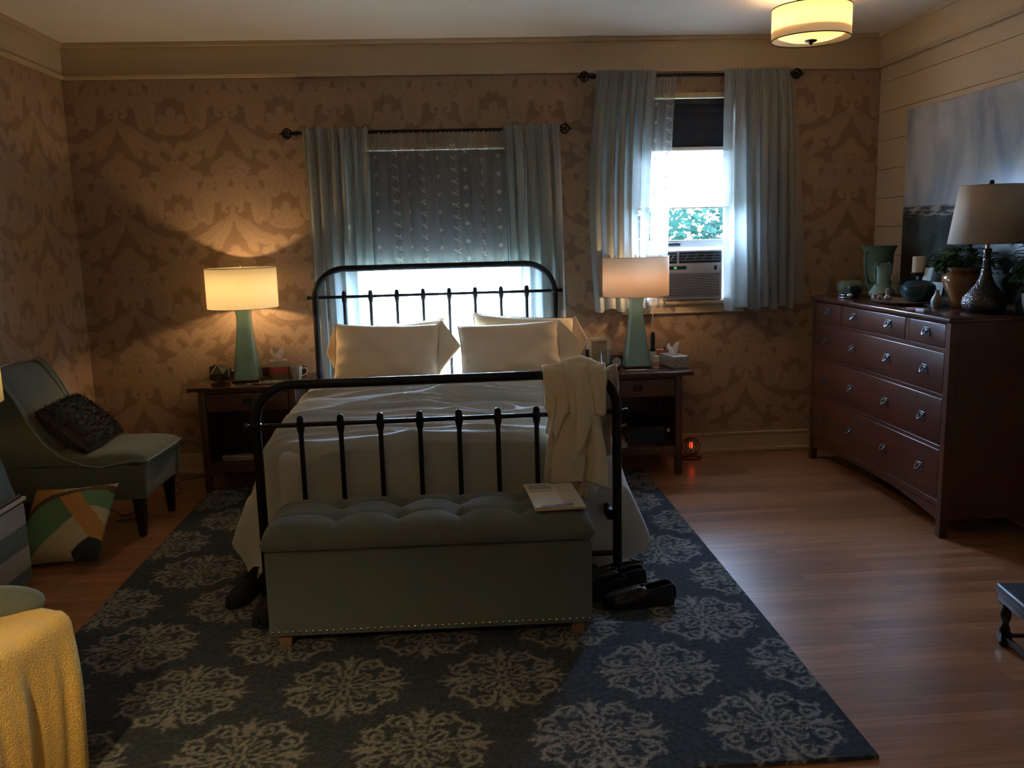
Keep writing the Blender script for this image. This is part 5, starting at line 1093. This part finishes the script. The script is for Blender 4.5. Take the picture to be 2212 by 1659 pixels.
mb.add(vs,[(i*n_+j,i*n_+(j+1)%n_,(i+1)*n_+(j+1)%n_,(i+1)*n_+j) for i in range(30) for j in range(n_)]); mb.lathe([(0,0),(.045,0),(.045,.008),(.02,.016),(0,.016)],24); mb.lathe([(0,.15),(.02,.15),(.046,.165),(.046,.172),(0,.172)],24); mb.build('pedestal',M('dark_twist',(.04,.03,.025),.4),cs); MB().lathe([(0,.172),(.038,.172),(.038,.262),(.034,.265),(0,.262)],28).build('candle',M('cream_wax',(.62,.48,.32),.5),cs); MB().tube([(0,0,.26),(.001,0,.272)],.0012,5).build('wick',ink,cs)
pf2=T('photo_print','leaning glossy photo with a white and blue print brightened as a window reflection behind the dark teal pot','picture frame',(2.80,-1.06,ZD)); pf2.rotation_euler=(R_(-0),R_(14),R_(18)); 
MB().box(-.004,.004,-.085,.085,0,.215,bev=.001).build('mount',M('black_glossy',(.02,.02,.02),.15),pf2); mb=MB(); mb.box(-.0052,-.004,.022,.08,.03,.205); mb.box(-.0052,-.004,-.08,.03,.03,.120); mb.build('print',M('print_window_glare',(.62,.85,.92),.15),pf2,smooth=False)  # print colour brightened to stand for the window reflected in its gloss
tp=T('round_pot','round dark teal glazed pot on the tray in the middle of the dresser','pot',(2.66,-1.19,ZD+.014)); MB().lathe([(0,0),(.05,0),(.08,.025),(.098,.06),(.092,.095),(.062,.12),(.045,.124),(.042,.118),(.07,.095),(.08,.06),(.05,.015),(0,.01)],44).build('pot_body',teal,tp)
tray=T('wooden_tray','oval carved wooden tray holding the teal pot, candle stubs and shells','tray',(2.61,-1.08,ZD)); MB().lathe([(0,0),(.10,0),(.14,.006),(.165,.020),(.160,.022),(.13,.012),(0,.008)],48,sx=.82,sy=1.45).build('tray_body',WOOD('olive_wood',(.12,.07,.04),(.22,.14,.08),.45),tray)
shell=M('shell',(.45,.36,.32),.4); pink=M('pink_wax',(.55,.36,.34),.5)
tag(MB().cyl((0,0,0),.02,.032,18).build('candle_stub',pink,loc=(2.55,-.90,ZD+.013)),'short pink candle stub at the far end of the wooden tray','candle')
tag(MB().lathe([(0,0),(.018,0),(.020,.02),(.010,.03),(.009,.04),(.013,.044),(.012,.066),(0,.068)],16).build('perfume_bottle',M('perfume',(.40,.30,.24),.25),loc=(2.60,-.955,ZD+.012)),'little beige perfume bottle on the wooden tray','bottle')
rnd=random.Random(6)
for k,(dx_,dy_,lab) in enumerate(((0,-.0,'pale ridged shell in the middle of the wooden tray'),(.012,-.055,'brown spiral shell beside the pale ridged shell on the tray'),(-.012,-.10,'small flat shell closest to the teal pot on the tray'))):
    mb=MB(); mb.lathe([(0,0),(.006,.004),(.016,.012),(.017,.02),(.010,.026),(.012,.03),(.006,.036),(0,.042)],14,Matrix.Rotation(PI/2,4,'X')@Matrix.Rotation(k,4,'Y')); o=mb.build('seashell',shell,loc=(2.545+dx_,-.955+dy_,ZD+.030)); tag(o,lab,'shell')
gv_=T('gourd_vase','small cream gourd-shaped vase left of the brown planter','vase',(2.66,-1.395,ZD)); MB().lathe([(0,0),(.02,0),(.029,.013),(.032,.032),(.026,.054),(.013,.074),(.011,.088),(.014,.094),(.010,.093),(0,.08)],30).build('vase_body',M('cream_ribbed',(.28,.26,.20),.4),gv_)
pl=T('potted_plant','leafy green houseplant in an amber-brown glazed planter','plant',(2.765,-1.47,ZD)); MB().lathe([(0,0),(.06,0),(.064,.006),(.068,.04),(.092,.10),(.112,.145),(.112,.17),(.098,.19),(.084,.20),(.092,.212),(.094,.222),(.086,.222),(.078,.205),(.095,.17),(.05,.03),(0,.02)],48).build('planter',amber,pl); MB().lathe([(0,.200),(.084,.200),(.08,.196),(0,.196)],24).build('soil',M('soil',(.02,.013,.008),.95),pl)
leafp=M('houseplant_leaf',(.022,.075,.022),.35,nz=(6,.4)); mb=MB(); sm_=MB(); rnd=random.Random(12)
def hleaf(mb,p,d,s,w_):
    d=d.normalized(); side=d.cross(Vector((0,0,1)));  side=side.normalized() if side.length>.01 else Vector((1,0,0)); nrm=side.cross(d)
    L0=[];Rr=[];C=[]
    for i in range(6):
        t_=i/5; ww=w_*math.sin(PI*min(1,t_*.92+.06))**.8*(1-.2*t_); c=p+d*s*t_+Vector((0,0,-s*.45*t_*t_)); C.append(c); L0.append(c+side*ww+nrm*ww*.35); Rr.append(c-side*ww+nrm*ww*.35)
    mb.add(L0+C+Rr,[(i,i+1,6+i+1,6+i) for i in range(5)]+[(6+i,6+i+1,12+i+1,12+i) for i in range(5)])
for k in range(60):
    a=rnd.uniform(0,2*PI); l=rnd.uniform(.06,.17); z0=.20; top_=Vector((math.cos(a)*l,math.sin(a)*l*1.05,rnd.uniform(.27,.36)-l*.35)); top_.x=min(top_.x,.15)
    sm_.tube([(top_.x*.2,top_.y*.2,z0),(top_.x*.55,top_.y*.55,top_.z*.93),tuple(top_)],.0018,5)
    for q in range(4): d=Vector((math.cos(a+rnd.uniform(-1.4,1.4)),math.sin(a+rnd.uniform(-1.4,1.4)),rnd.uniform(-.3,.5))); hleaf(mb,top_*rnd.uniform(.75,1.0)+Vector((0,0,.02)),d,rnd.uniform(.04,.065),rnd.uniform(.012,.019))
sm_.build('stems',M('stem_green',(.04,.09,.025),.5),pl); mb.build('leaves',leafp,pl,fixn=False)
# trailing pale vine tip
dl=T('table_lamp','unlit lamp with a tan tapered shade and dark hammered gourd base on the dresser','lamp',(2.73,-1.72,ZD)); hm=M('hammered_bronze',(.10,.085,.08),.32,.75,weave=(110,.8))
MB().lathe([(0,0),(.075,0),(.10,.02),(.108,.045),(.102,.075),(.075,.11),(.045,.145),(.028,.185),(.020,.24),(.018,.30),(.022,.32),(.014,.325),(0,.325)],48).build('lamp_base',hm,dl)
MB().lathe([(.010,.325),(.010,.36),(.018,.362),(.018,.40),(0,.40)],16).build('socket',brass,dl); MB().ball((0,0,.43),.026,8,(1,1,1.2)).build('bulb',M('unlit_bulb',(.6,.6,.58),.3),dl)
tan=CLOTH('tan_linen_shade',(.66,.54,.42),.2,0,(700,.1)); o=drum(dl,.188,.145,.350,.640,tan,.45)
MB().tube([(0,0,.40),(0,0,.65)],.0025,6).build('harp',brass,dl); MB().ball((0,0,.655),.013,8).build('finial',black_m,dl)
t=T('matchbook','thin red book lying under the front of the dresser lamp','book',(2.50,-1.50,ZD),.3); MB().box(-.03,.03,-.06,.06,0,.010,bev=.001).build('cover',M('dull_red',(.20,.03,.02),.5),t); MB().box(-.028,.031,-.058,.058,.002,.008).build('pages',M('page_block2',(.4,.36,.3),.8),t,smooth=False)
tag(MB().box(-.02,.02,-.035,.035,0,.014,bev=.002).build('small_card_box',M('pale_card',(.42,.45,.50),.5),loc=(2.47,-1.60,ZD),rot=(0,0,.1)),'small pale box at the near front corner of the dresser top','box')
gb=T('green_jar','small round green jar behind the hammered lamp base','jar',(2.87,-1.84,ZD)); MB().lathe([(0,0),(.035,0),(.045,.03),(.040,.06),(.022,.075),(.020,.085),(.026,.10),(.020,.118),(0,.122)],28).build('jar_body',M('deep_green',(.015,.06,.04),.2),gb)
p2=T('trailing_plant','dark leafy plant partly hidden behind the dresser lamp','plant',(2.83,-1.99,ZD)); MB().lathe([(0,0),(.05,0),(.065,.06),(.07,.11),(.062,.11),(.055,.06),(0,.02)],28).build('planter',M('brown_pot',(.06,.035,.025),.5),p2); MB().lathe([(0,.10),(.062,.10),(.0,.098)],20).build('soil',M('soil',(.02,.013,.008),.95),p2)
mb=MB(); sm_=MB()
for k in range(40):
    a=rnd.uniform(0,2*PI); l=rnd.uniform(.04,.13); top_=Vector((min(.10,math.cos(a)*l),math.sin(a)*l,rnd.uniform(.20,.40)-l*.3)); sm_.tube([(top_.x*.2,top_.y*.2,.10),(top_.x*.6,top_.y*.6,top_.z*.8),tuple(top_)],.0018,5)
    for q in range(4): d=Vector((math.cos(a+rnd.uniform(-1.4,1.4)),math.sin(a+rnd.uniform(-1.4,1.4)),rnd.uniform(-.3,.5))); hleaf(mb,top_*rnd.uniform(.7,1.0),d,rnd.uniform(.04,.06),rnd.uniform(.012,.018))
sm_.build('stems',M('stem_green',(.04,.09,.025),.5),p2); mb.build('leaves',leafp,p2,fixn=False)
